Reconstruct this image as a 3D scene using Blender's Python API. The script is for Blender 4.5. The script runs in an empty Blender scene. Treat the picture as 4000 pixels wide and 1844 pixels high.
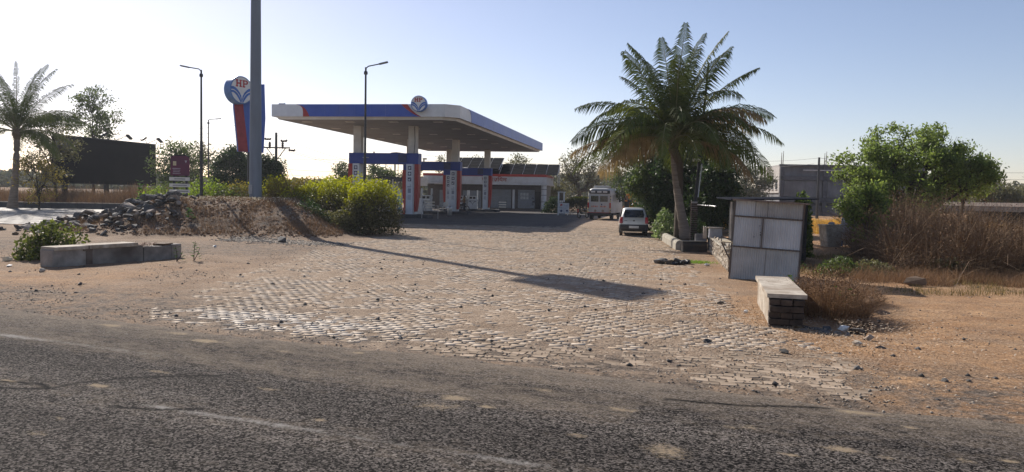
import bpy, math, random
import numpy as np
from mathutils import Vector, Matrix

random.seed(7); np.random.seed(7)
SC = bpy.context.scene
COL = SC.collection
R = math.radians

# ------------------------------------------------------------------ camera
CAMZ = 1.95
cam_d = bpy.data.cameras.new("camera"); cam_d.sensor_width = 36; cam_d.lens = 27.0
cam_d.clip_end = 6000; cam_d.clip_start = 0.1
cam = bpy.data.objects.new("camera", cam_d); COL.objects.link(cam)
CR = Matrix.Rotation(R(90 - 2.94), 3, 'X') @ Matrix.Rotation(R(1.1), 3, 'Z')
cam.matrix_world = Matrix.Translation((0, 0, CAMZ)) @ CR.to_4x4()
SC.camera = cam

# ------------------------------------------------------------------ sky and sun
SUN_EL, SUN_AZ = 33.3, -34.0          # azimuth from +Y, negative = to the left
world = bpy.data.worlds.new("World"); SC.world = world; world.use_nodes = True
wn = world.node_tree.nodes; wl = world.node_tree.links; wn.clear()
sky = wn.new('ShaderNodeTexSky'); sky.sky_type = 'NISHITA'; sky.sun_disc = False
sky.sun_elevation = R(SUN_EL); sky.sun_rotation = R(SUN_AZ)
sky.air_density = 0.88; sky.dust_density = 0.45; sky.ozone_density = 3.0; sky.altitude = 0
bg = wn.new('ShaderNodeBackground'); bg.inputs['Strength'].default_value = 0.098
wo = wn.new('ShaderNodeOutputWorld')
tn = wn.new('ShaderNodeMix'); tn.data_type = 'RGBA'; tn.blend_type = 'MULTIPLY'; tn.inputs[0].default_value = 1; tn.inputs[7].default_value = (1.22, 1.01, .95, 1)
wl.new(sky.outputs[0], tn.inputs[6]); wl.new(tn.outputs[2], bg.inputs[0]); wl.new(bg.outputs[0], wo.inputs[0])
sd = bpy.data.lights.new("sun", 'SUN'); sd.energy = 5.0; sd.angle = R(0.55); sd.color = (1.0, 0.93, 0.84)
sun = bpy.data.objects.new("sun", sd); COL.objects.link(sun)
az, el = R(SUN_AZ), R(SUN_EL)
SUNV = Vector((math.sin(az) * math.cos(el), math.cos(az) * math.cos(el), math.sin(el)))
sun.rotation_euler = SUNV.to_track_quat('Z', 'Y').to_euler(); sun.location = (0, 0, 60)
SC.view_settings.view_transform = 'Standard'; SC.view_settings.look = 'None'
SC.view_settings.gamma = 1; SC.view_settings.use_curve_mapping = False
SC.view_settings.exposure = 0.38
SC.render.engine = 'CYCLES'
SC.cycles.max_bounces = 6; SC.cycles.diffuse_bounces = 2; SC.cycles.transparent_max_bounces = 8

# ------------------------------------------------------------------ picture <-> place
def P(px, py, y):
    """point at distance y (metres ahead) that the photograph shows at (px, py)"""
    d = CR @ Vector(((px - 2000) / 3000, -(py - 922) / 3000, -1))
    t = y / d.y
    return Vector((d.x * t, y, CAMZ + d.z * t))
def G(px, py, z=0.0):
    d = CR @ Vector(((px - 2000) / 3000, -(py - 922) / 3000, -1))
    t = (z - CAMZ) / d.z
    return Vector((d.x * t, d.y * t, z))

# ------------------------------------------------------------------ noise
def _h(ix, iy, s):
    n = (ix.astype(np.int64) * 374761393 + iy.astype(np.int64) * 668265263 + s * 1442695041) & 0xffffffff
    n = ((n ^ (n >> 13)) * 1274126177) & 0xffffffff
    return ((n ^ (n >> 16)) & 0xffff) / 65535.0
def vnoise(x, y, s=0):
    x = np.asarray(x, float); y = np.asarray(y, float)
    ix = np.floor(x); iy = np.floor(y); fx = x - ix; fy = y - iy
    fx = fx * fx * (3 - 2 * fx); fy = fy * fy * (3 - 2 * fy)
    a = _h(ix, iy, s); b = _h(ix + 1, iy, s); c = _h(ix, iy + 1, s); d = _h(ix + 1, iy + 1, s)
    return (a * (1 - fx) + b * fx) * (1 - fy) + (c * (1 - fx) + d * fx) * fy
def fbm(x, y, s=0, o=4):
    r = 0; a = .5; t = 0
    for i in range(o):
        r = r + a * vnoise(np.asarray(x) * 2 ** i, np.asarray(y) * 2 ** i, s + i * 17); t += a; a *= .5
    return r / t
def ss(a, b, x):
    t = np.clip((np.asarray(x, float) - a) / (b - a), 0, 1)
    return t * t * (3 - 2 * t)

# ------------------------------------------------------------------ materials
MATS = {}
def mat(name, col, rough=.8, col2=None, var=.18, scale=4.0, bump=0.0, bscale=None, metal=0.0, spec=.4,
        trans=0.0, tint=False, rnd=0.0, stretch=None, coat=0.0, dirt=None, dirt_amt=.5):
    if name in MATS: return MATS[name]
    m = bpy.data.materials.new(name); m.use_nodes = True
    nt = m.node_tree; N = nt.nodes; L = nt.links; N.clear()
    out = N.new('ShaderNodeOutputMaterial'); bs = N.new('ShaderNodeBsdfPrincipled')
    L.new(bs.outputs[0], out.inputs[0])
    tc = N.new('ShaderNodeTexCoord'); vec = tc.outputs['Object']
    if stretch:
        mp = N.new('ShaderNodeMapping'); mp.inputs['Scale'].default_value = stretch
        L.new(vec, mp.inputs[0]); vec = mp.outputs[0]
    n1 = N.new('ShaderNodeTexNoise'); n1.inputs['Scale'].default_value = scale
    n1.inputs['Detail'].default_value = 7; n1.inputs['Roughness'].default_value = .62
    L.new(vec, n1.inputs['Vector'])
    if col2 is None: col2 = tuple(min(1, c * (1 + var * 1.6)) for c in col)
    lo = tuple(c * (1 - var) for c in col)
    cr = N.new('ShaderNodeValToRGB'); cr.color_ramp.elements[0].position = .32; cr.color_ramp.elements[1].position = .68
    cr.color_ramp.elements[0].color = (*lo, 1); cr.color_ramp.elements[1].color = (*col2, 1)
    L.new(n1.outputs[0], cr.inputs[0]); c = cr.outputs[0]
    def mul(c, fac_socket, a, b):
        mr = N.new('ShaderNodeMapRange'); mr.inputs[3].default_value = a; mr.inputs[4].default_value = b
        L.new(fac_socket, mr.inputs[0])
        mx = N.new('ShaderNodeMix'); mx.data_type = 'RGBA'; mx.blend_type = 'MULTIPLY'; mx.inputs[0].default_value = 1
        L.new(c, mx.inputs[6]); L.new(mr.outputs[0], mx.inputs[7]); return mx.outputs[2]
    if rnd:
        oi = N.new('ShaderNodeObjectInfo'); c = mul(c, oi.outputs['Random'], 1 - rnd, 1 + rnd)
    if tint:
        at = N.new('ShaderNodeAttribute'); at.attribute_name = 'tint'
        if isinstance(tint, tuple):
            mx = N.new('ShaderNodeMix'); mx.data_type = 'RGBA'
            L.new(at.outputs['Fac'], mx.inputs[0]); L.new(c, mx.inputs[6]); mx.inputs[7].default_value = (*tint, 1)
            c = mx.outputs[2]
        else:
            c = mul(c, at.outputs['Fac'], 1 - tint, 1 + tint)
    if dirt:
        n3 = N.new('ShaderNodeTexNoise'); n3.inputs['Scale'].default_value = scale * .35; n3.inputs['Detail'].default_value = 9
        L.new(tc.outputs['Object'], n3.inputs['Vector'])
        mr = N.new('ShaderNodeMapRange'); mr.inputs[1].default_value = .45; mr.inputs[2].default_value = .7; mr.inputs[4].default_value = dirt_amt
        L.new(n3.outputs[0], mr.inputs[0])
        mx = N.new('ShaderNodeMix'); mx.data_type = 'RGBA'; L.new(mr.outputs[0], mx.inputs[0]); L.new(c, mx.inputs[6])
        mx.inputs[7].default_value = (*dirt, 1); c = mx.outputs[2]
    L.new(c, bs.inputs['Base Color'])
    bs.inputs['Roughness'].default_value = rough; bs.inputs['Metallic'].default_value = metal
    bs.inputs['Specular IOR Level'].default_value = spec; bs.inputs['Coat Weight'].default_value = coat
    if bump:
        n2 = N.new('ShaderNodeTexNoise'); n2.inputs['Scale'].default_value = bscale or scale * 6; n2.inputs['Detail'].default_value = 5
        L.new(vec, n2.inputs['Vector'])
        bp = N.new('ShaderNodeBump'); bp.inputs['Strength'].default_value = min(1, bump * 10); bp.inputs['Distance'].default_value = bump
        L.new(n2.outputs[0], bp.inputs['Height']); L.new(bp.outputs[0], bs.inputs['Normal'])
    if trans:
        tr = N.new('ShaderNodeBsdfTranslucent'); ms = N.new('ShaderNodeMixShader'); ms.inputs[0].default_value = trans
        hs = N.new('ShaderNodeHueSaturation'); hs.inputs['Value'].default_value = 1.5; hs.inputs['Saturation'].default_value = 1.1
        L.new(c, hs.inputs['Color']); L.new(hs.outputs[0], tr.inputs[0])
        L.new(bs.outputs[0], ms.inputs[1]); L.new(tr.outputs[0], ms.inputs[2]); L.new(ms.outputs[0], out.inputs[0])
    MATS[name] = m; return m

# ------------------------------------------------------------------ objects
def link(o, parent=None):
    COL.objects.link(o)
    if parent is not None: o.parent = parent
    return o
def tag(o, label=None, cat=None, group=None, kind=None):
    if label: o['label'] = label
    if cat: o['category'] = cat
    if group: o['group'] = group
    if kind: o['kind'] = kind
    return o
def thing(name, label, cat, loc=(0, 0, 0), rz=0.0, group=None, rot=None):
    o = bpy.data.objects.new(name, None); o.empty_display_size = .1
    o.location = loc; o.rotation_euler = rot if rot else (0, 0, rz)
    link(o); return tag(o, label, cat, group)
def copy_tree(o, parent=None):
    c = o.copy(); COL.objects.link(c)
    if parent is not None: c.parent = parent
    for ch in list(o.children): copy_tree(ch, c)
    return c

class MB:
    def __init__(s): s.v = []; s.f = []; s.m = []; s.mi = 0
    def add(s, vs, fs):
        n = len(s.v); s.v += [tuple(v) for v in vs]; s.f += [tuple(i + n for i in f) for f in fs]; s.m += [s.mi] * len(fs); return s
    def box(s, c, d, rz=0.0, taper=1.0, rot=None):
        hx, hy, hz = d[0] / 2, d[1] / 2, d[2] / 2; vs = []
        M_ = rot if rot is not None else Matrix.Rotation(rz, 3, 'Z')
        for z, t in ((-hz, 1), (hz, taper)):
            for x, y in ((-hx, -hy), (hx, -hy), (hx, hy), (-hx, hy)):
                vs.append(Vector(c) + M_ @ Vector((x * t, y * t, z)))
        return s.add(vs, [(3, 2, 1, 0), (4, 5, 6, 7), (0, 1, 5, 4), (1, 2, 6, 5), (2, 3, 7, 6), (3, 0, 4, 7)])
    def span(s, a, b):   # box from corner a to corner b
        return s.box([(a[i] + b[i]) / 2 for i in range(3)], [abs(b[i] - a[i]) for i in range(3)])
    def tube(s, pts, rs, n=8, cap=True):
        pts = [Vector(p) for p in pts]
        if not hasattr(rs, '__len__'): rs = [rs] * len(pts)
        vs = []; up = Vector((0, 0, 1))
        for i, p in enumerate(pts):
            t = (pts[min(i + 1, len(pts) - 1)] - pts[max(i - 1, 0)]).normalized()
            a = t.cross(up)
            if a.length < .05: a = t.cross(Vector((0, 1, 0)))
            a.normalize(); b = t.cross(a)
            for k in range(n):
                w = 2 * math.pi * k / n; vs.append(p + rs[i] * (math.cos(w) * a + math.sin(w) * b))
        fs = [(i * n + k, i * n + (k + 1) % n, (i + 1) * n + (k + 1) % n, (i + 1) * n + k) for i in range(len(pts) - 1) for k in range(n)]
        if cap: fs += [tuple(range(n))[::-1], tuple((len(pts) - 1) * n + k for k in range(n))]
        return s.add(vs, fs)
    def plate(s, pts, t):
        """flat polygon of 3D points, extruded by t along its normal (both caps)"""
        pts = [Vector(p) for p in pts]; nrm = Vector((0, 0, 0)); n = len(pts)
        for i in range(n): nrm += pts[i].cross(pts[(i + 1) % n])
        nrm.normalize(); q = [p + nrm * t for p in pts]
        return s.add(pts + q, [tuple(range(n))[::-1], tuple(range(n, 2 * n))] + [(i, (i + 1) % n, n + (i + 1) % n, n + i) for i in range(n)])
    def strip(s, A, B, t):
        """curved band between two point lists, thickness t along normal"""
        A = [Vector(p) for p in A]; B = [Vector(p) for p in B]; n = len(A)
        nrm = (A[-1] - A[0]).cross(B[n // 2] - A[n // 2]).normalized() * t
        vs = A + B + [p + nrm for p in A] + [p + nrm for p in B]; fs = []
        for i in range(n - 1):
            fs += [(i, n + i, n + i + 1, i + 1), (2 * n + i, 2 * n + i + 1, 3 * n + i + 1, 3 * n + i),
                   (i, i + 1, 2 * n + i + 1, 2 * n + i), (n + i, 3 * n + i, 3 * n + i + 1, n + i + 1)]
        fs += [(0, 2 * n, 3 * n, n), (n - 1, 2 * n - 1, 4 * n - 1, 3 * n - 1)]
        return s.add(vs, fs)
    def lathe(s, prof, n=24, axis='z', c=(0, 0, 0)):
        """prof: (radius, height) pairs"""
        vs = []
        for r, h in prof:
            for k in range(n):
                w = 2 * math.pi * k / n; x, y = r * math.cos(w), r * math.sin(w)
                v = (x, y, h) if axis == 'z' else ((h, x, y) if axis == 'x' else (x, h, y))
                vs.append((v[0] + c[0], v[1] + c[1], v[2] + c[2]))
        m = len(prof)
        fs = [(i * n + k, i * n + (k + 1) % n, (i + 1) * n + (k + 1) % n, (i + 1) * n + k) for i in range(m - 1) for k in range(n)]
        if prof[0][0] > 1e-4: fs.append(tuple(range(n))[::-1])
        if prof[-1][0] > 1e-4: fs.append(tuple((m - 1) * n + k for k in range(n)))
        return s.add(vs, fs)
    def rings(s, rr, seg=3):
        """loft of rounded rectangles: (z, x0, x1, y0, y1, r)"""
        n = 4 * (seg + 1); vs = []
        for z, x0, x1, y0, y1, r in rr:
            for cx, cy, a0 in ((x1 - r, y0 + r, -90), (x1 - r, y1 - r, 0), (x0 + r, y1 - r, 90), (x0 + r, y0 + r, 180)):
                for k in range(seg + 1):
                    w = R(a0 + 90 * k / seg); vs.append((cx + r * math.cos(w), cy + r * math.sin(w), z))
        m = len(rr)
        fs = [(i * n + k, i * n + (k + 1) % n, (i + 1) * n + (k + 1) % n, (i + 1) * n + k) for i in range(m - 1) for k in range(n)]
        fs += [tuple(range(n))[::-1], tuple((m - 1) * n + k for k in range(n))]
        return s.add(vs, fs)
    def mesh(s, name, mats, smooth=False):
        me = bpy.data.meshes.new(name); me.from_pydata(s.v, [], s.f)
        for m in (mats if isinstance(mats, (list, tuple)) else [mats]): me.materials.append(m)
        if any(s.m): me.polygons.foreach_set('material_index', s.m)
        if smooth: me.polygons.foreach_set('use_smooth', [True] * len(s.f))
        me.update(); return me
    def build(s, name, mats, parent=None, smooth=False, bevel=0.0, loc=None, rz=None):
        o = bpy.data.objects.new(name, s.mesh(name, mats, smooth)); link(o, parent)
        if loc: o.location = loc
        if rz is not None: o.rotation_euler = (0, 0, rz)
        if smooth:
            try: o.data.set_sharp_from_angle(angle=R(35))
            except Exception: pass
        if bevel:
            b = o.modifiers.new('bevel', 'BEVEL'); b.width = bevel; b.segments = 2; b.limit_method = 'ANGLE'; b.angle_limit = R(40)
        return o

def fastmesh(name, V, F, m, parent=None, tint=None, smooth=False):
    """V (n,3) array, F (m,k) int array"""
    me = bpy.data.meshes.new(name); k = F.shape[1]
    me.vertices.add(len(V)); me.vertices.foreach_set('co', np.ascontiguousarray(V, dtype=np.float32).ravel())
    me.loops.add(F.size); me.loops.foreach_set('vertex_index', np.ascontiguousarray(F, dtype=np.int32).ravel())
    me.polygons.add(len(F)); me.polygons.foreach_set('loop_start', np.arange(0, F.size, k, dtype=np.int32))
    me.polygons.foreach_set('loop_total', np.full(len(F), k, dtype=np.int32))
    if smooth: me.polygons.foreach_set('use_smooth', np.ones(len(F), dtype=bool))
    me.update(calc_edges=True); me.validate()
    if tint is not None:
        a = me.attributes.new('tint', 'FLOAT', 'POINT'); a.data.foreach_set('value', np.ascontiguousarray(tint, dtype=np.float32))
    if m: me.materials.append(m)
    o = bpy.data.objects.new(name, me); return link(o, parent)

def text(s, size, m, parent, loc, rot=(R(90), 0, 0), name='lettering', ext=.004, bold=0.0, sx=1.0):
    cu = bpy.data.curves.new(name, 'FONT'); cu.body = s; cu.size = size; cu.extrude = ext; cu.offset = bold
    cu.align_x = 'CENTER'; cu.align_y = 'CENTER'; cu.materials.append(m)
    t_ = bpy.data.objects.new(name, cu); COL.objects.link(t_); dg = bpy.context.evaluated_depsgraph_get(); dg.update()
    me = bpy.data.meshes.new_from_object(t_.evaluated_get(dg)); bpy.data.objects.remove(t_)
    o = bpy.data.objects.new(name, me); link(o, parent); o.location = loc; o.rotation_euler = rot; o.scale = (sx, 1, 1)
    return o

# ------------------------------------------------------------------ foliage
def unit(n, rng):
    a = rng.normal(size=(n, 3)); return a / np.linalg.norm(a, axis=1, keepdims=True)
def leaf_quads(pts, size, rng, aspect=.5, up=0.0):
    n = len(pts); u = unit(n, rng); u[:, 2] = u[:, 2] - .25 if up < 2 else u[:, 2] * .22; u /= np.linalg.norm(u, axis=1, keepdims=True)
    w = unit(n, rng); w[:, 2] += up; v = np.cross(u, w); v /= np.linalg.norm(v, axis=1, keepdims=True) + 1e-9
    s = size * rng.uniform(.6, 1.3, (n, 1))
    V = np.empty((n, 4, 3)); V[:, 0] = pts - u * s / 2; V[:, 1] = pts + v * s * aspect / 2 - u * s * .05
    V[:, 2] = pts + u * s / 2; V[:, 3] = pts - v * s * aspect / 2 - u * s * .05
    return V.reshape(-1, 3), np.arange(4 * n).reshape(n, 4)
def leaves(name, pts, size, m, parent=None, seed=1, aspect=.5, tint=None, up=0.0):
    rng = np.random.default_rng(seed); V, F = leaf_quads(pts, size, rng, aspect, up)
    t = rng.uniform(0, 1, len(pts)) if tint is None else tint
    return fastmesh(name, V, F, m, parent, np.repeat(t, 4))
def ell(n, rng, shell=.5):
    d = unit(n, rng); r = rng.uniform(shell ** 3, 1, (n, 1)) ** (1 / 3); return d * r
def tree(label, base, top, cc, rad, ncl=60, npc=90, ls=.16, lm=None, bm=None, tr=.18, seed=1, cr=.55, group=None, name='tree',
         cat='tree', limbs=7, aspect=.5, shell=.45, low=-1.0, twig=.02, gapn=.0, tintfn=None):
    """base = foot, top = where the trunk forks, cc = crown centre, rad = crown radii (world metres)"""
    rng = np.random.default_rng(seed); base = Vector(base)
    t = thing(name, label, cat, base, group=group)
    T = np.array(Vector(top) - base); Cc = np.array(Vector(cc) - base); rad = np.array(rad)
    q = ell(ncl * 3, rng, shell); q = q[q[:, 2] > low]
    if gapn > 0:
        g = fbm(q[:, 0] * 2.2 + 9, q[:, 2] * 2.2 + seed, seed); q = q[g > np.quantile(g, gapn)]
    q = q[:ncl]; cl = Cc + q * rad * rng.uniform(.86, 1.1, (len(q), 1))
    k = rng.choice(len(cl), min(limbs, len(cl)), replace=False); ends = T + (cl[k] - T) * rng.uniform(.45, .65, (len(k), 1))
    b = MB(); mid = T * .5 + rng.normal(size=3) * tr * .5; mid[2] = T[2] * .5
    b.tube([(0, 0, -.1), (0, 0, .15 * T[2]), mid, T], [tr * 1.5, tr * 1.1, tr * .9, tr * .75], 8)
    for e in ends:
        m_ = (T + e) / 2 + np.array([0, 0, .12 * np.linalg.norm(e - T)]) * rng.uniform(-.3, 1)
        b.tube([T - np.array([0, 0, .1]), m_, e], [tr * .6, tr * .42, tr * .25], 5, False)
    for c in cl:
        i = int(np.argmin(np.linalg.norm(ends - c, axis=1))); e = ends[i]
        m_ = (c + e) / 2 + rng.normal(size=3) * .12 * np.linalg.norm(c - e)
        b.tube([e, m_, c], [max(tr * .2, twig), max(twig, tr * .1), twig * .6], 3, False)
        if twig > .012:
            for j in range(2):
                b.tube([m_, c + rng.normal(size=3) * cr * .8], [twig * .7, twig * .3], 3, False)
    b.build('trunk', bm, t, smooth=True)
    if npc > 0:
        n = np.maximum(4, (npc * rng.uniform(.5, 1.5, len(cl))).astype(int))
        pts = np.repeat(cl, n, axis=0); pts = pts + rng.normal(size=pts.shape) * cr * np.array([.5, .5, .38])
        pts = pts[pts[:, 2] > .1]
        tt = np.clip(rng.uniform(0, 1, len(pts)), 0, 1)
        if tintfn is not None: tt = tintfn(pts, rng)
        leaves('crown', pts, ls, lm, t, seed + 5, aspect, tt)
    return t
def bush(label, c, rad, n, ls, lm, bm, seed=1, group=None, name='bush', cat='bush', aspect=.55, shell=.55, stems=14, tip=None, lump=.35, freq=1.6, topflat=1.0):
    """c = foot centre on the ground, rad = radii (x, y, height)"""
    rng = np.random.default_rng(seed); t = thing(name, label, cat, c, group=group)
    d = unit(n, rng); d[:, 2] = np.abs(d[:, 2]); r = rng.uniform(shell ** 3, 1, n) ** (1 / 3)
    lumpv = 1 - lump + 2 * lump * fbm(d[:, 0] * freq + 5 * seed + d[:, 2] * 1.3, d[:, 1] * freq + d[:, 2] * freq, seed, 3)
    p = d * (r * lumpv)[:, None]
    if topflat < 1: p[:, 2] = np.sign(p[:, 2]) * np.abs(p[:, 2]) ** topflat
    pts = p * np.array(rad); pts[:, 2] = np.maximum(pts[:, 2], .03)
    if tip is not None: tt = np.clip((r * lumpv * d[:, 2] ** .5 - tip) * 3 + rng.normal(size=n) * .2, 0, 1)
    else: tt = rng.uniform(0, 1, n)
    b = MB()
    for i in range(stems):
        e = pts[rng.integers(0, n)]; b.tube([(e[0] * .12, e[1] * .12, -.05), e * .55 + rng.normal(size=3) * .05, e], [.022, .014, .006], 4, False)
    b.build('stems', bm, t)
    leaves('foliage', pts, ls, lm, t, seed + 3, aspect, tt)
    return t
def blades(name, base, h, w, m, parent=None, seed=1, lean=.5, segs=2, kind='stuff', label=None):
    """curved thin blades / twigs; base (n,3), h (n,)"""
    rng = np.random.default_rng(seed); n = len(base); a = rng.uniform(0, 2 * math.pi, n)
    ln = np.abs(rng.normal(size=n)) * lean; dirx, diry = np.cos(a), np.sin(a)
    b2 = rng.uniform(0, math.pi, n); sx, sy = np.cos(b2) * w / 2, np.sin(b2) * w / 2
    V = np.empty((n, 2 * (segs + 1), 3)); F = []
    for i in range(segs + 1):
        t = i / segs; off = ln * h * t ** 1.6; z = h * t * (1 - .25 * ln * t); k = 1 - t * .85
        V[:, 2 * i, 0] = base[:, 0] + dirx * off - sx * k; V[:, 2 * i, 1] = base[:, 1] + diry * off - sy * k; V[:, 2 * i, 2] = base[:, 2] + z
        V[:, 2 * i + 1, 0] = base[:, 0] + dirx * off + sx * k; V[:, 2 * i + 1, 1] = base[:, 1] + diry * off + sy * k; V[:, 2 * i + 1, 2] = base[:, 2] + z
    idx = np.arange(n)[:, None] * 2 * (segs + 1)
    F = np.concatenate([idx + np.array([2 * i, 2 * i + 1, 2 * i + 3, 2 * i + 2]) for i in range(segs)], axis=0)
    o = fastmesh(name, V.reshape(-1, 3), F, m, parent, np.repeat(rng.uniform(0, 1, n), 2 * (segs + 1)))
    if kind and parent is None: tag(o, label, kind=kind)
    return o

# ================================================================== TERRAIN
RU = Vector((.9191, -.3940)); RN = Vector((-.3940, -.9191)); R0 = Vector((0.0, 9.25))      # road edge line
def road_v(x, y): return (x - R0.x) * RN.x + (y - R0.y) * RN.y
def road_u(x, y): return (x - R0.x) * RU.x + (y - R0.y) * RU.y
def mound(x, y):
    yf = 30.6 + .25 * np.sin(np.asarray(x) * .9)
    a = ss(yf, yf + 5.6, y) * (1 - ss(40.0, 44.5, y)) * ss(-21.0, -16.2, x) * (1 - ss(-10.9, -7.0, np.asarray(x) + .12 * (np.asarray(y) - 36)))
    b = np.exp(-(((np.asarray(x) + 18.2) / 3.0) ** 2 + ((np.asarray(y) - 35.2) / 2.4) ** 2)) * .75
    return np.maximum(1.5 * a, b * (1 - .3 * a))
def base_h(x, y):
    h = .25 * ss(36, 54, y)
    h = h + mound(x, y)
    h = h + .22 * ss(.1, 1.3, (x - (5.05 + .19 * (np.asarray(y) - 15)))) * ss(27.5, 30, y) * (1 - ss(60, 70, y)) * (1 - ss(14, 20, x))
    h = h + 1.6 * ss(-50, -75, x) * ss(60, 90, y)
    return h
def gz(x, y): return float(base_h(np.array([x]), np.array([y]))[0])
def on(x, y, dz=0.0): return Vector((x, y, gz(x, y) + dz))

def in_poly(x, y, poly):
    r = np.zeros(np.shape(x), bool); n = len(poly)
    for i in range(n):
        x1, y1 = poly[i]; x2, y2 = poly[(i + 1) % n]
        c = ((y1 > y) != (y2 > y)) & (x < (x2 - x1) * (y - y1) / (y2 - y1 + 1e-12) + x1); r ^= c
    return r
PAVE = [(-5.6, 11.6), (-6.4, 17), (-6.3, 22), (-6.8, 27), (-6.2, 33), (-6.6, 44), (-9, 58), (-9, 95), (9, 95), (9.3, 60), (8.0, 46), (6.9, 35), (6.3, 29.5), (5.4, 22.5), (4.6, 17), (3.9, 13), (4.3, 8.6), (3.4, 7.3)]
def pave_soft(x, y):
    wx = x + 1.2 * (fbm(x * .5, y * .5, 31) - .5) * 2; wy = y + 1.0 * (fbm(x * .5 + 9, y * .5, 32) - .5) * 2
    r = np.zeros(np.shape(x))
    for dx, dy in ((0, 0), (.45, 0), (-.45, 0), (0, .45), (0, -.45)): r = r + in_poly(wx + dx, wy + dy, PAVE)
    return r / 5

def axis(lo, hi, fine, step, grow=1.16):
    a = list(np.arange(fine[0], fine[1] + 1e-6, step)); s = step
    while a[-1] < hi: s *= grow; a.append(a[-1] + s)
    s = step
    while a[0] > lo: s *= grow; a.insert(0, a[0] - s)
    return np.array(a)
def merge(*r):
    out = [];
    for lo, hi, st in r: out += list(np.arange(lo, hi - 1e-6, st))
    return out
xs = merge((-26, -8.4, .24), (-8.4, 8.4, .13), (8.4, 24, .26)) + [24]
s_ = .3
while xs[-1] < 2500: s_ *= 1.17; xs.append(xs[-1] + s_)
s_ = .3
while xs[0] > -2500: s_ *= 1.17; xs.insert(0, xs[0] - s_)
ys = merge((3, 24, .13), (24, 47, .2)) + [47]
s_ = .25
while ys[-1] < 3200: s_ *= 1.13; ys.append(ys[-1] + s_)
s_ = .25
while ys[0] > -300: s_ *= 1.3; ys.insert(0, ys[0] - s_)
xs = np.array(xs); ys = np.array(ys)
X, Y = np.meshgrid(xs, ys); x = X.ravel(); y = Y.ravel()
near = (np.abs(x) < 30) & (y < 60) & (y > 2)
H = base_h(x, y)
md = ss(.05, .5, mound(x, y))
H = H + md * (.20 * (fbm(x * 1.3, y * 1.3, 3) - .5) + .13 * (fbm(x * 3.6, y * 3.6, 4, 3) - .5))
pv = pave_soft(x, y) * (y < 100)
off = (1 - pv) * (1 - md)
H = H + off * near * (.05 * (fbm(x * .9, y * .9, 5) - .5) + .03 * (fbm(x * 4, y * 4, 6, 3) - .5))
# dust lying over the pavers: hides some, leaves others bare
clean = np.exp(-(((x + 3.5) / 1.75) ** 4 + ((y - 11.55 - .36 * (-3.5 - x)) / .72) ** 4))
dust = .016 * (fbm(x * .7, y * .7, 8, 3) - .5) + .026 * (fbm(x * 3.2, y * 3.2, 9, 2) - .5)
H = H + pv * (dust - .0052 - .006 * clean) * (y < 48)
v_ = road_v(x, y)
H = H - .09 * ss(.25, 1.1, v_)                       # bed of the road
H = H - .15 * np.exp(-(((x - 5.9) / .8) ** 2 + ((y - 13.0) / 1.6) ** 2))
V = np.stack([x, y, H], 1)
nx, ny = len(xs), len(ys)
ii, jj = np.meshgrid(np.arange(nx - 1), np.arange(ny - 1)); q = (jj * nx + ii).ravel()
F = np.stack([q, q + 1, q + nx + 1, q + nx], 1)

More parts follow.
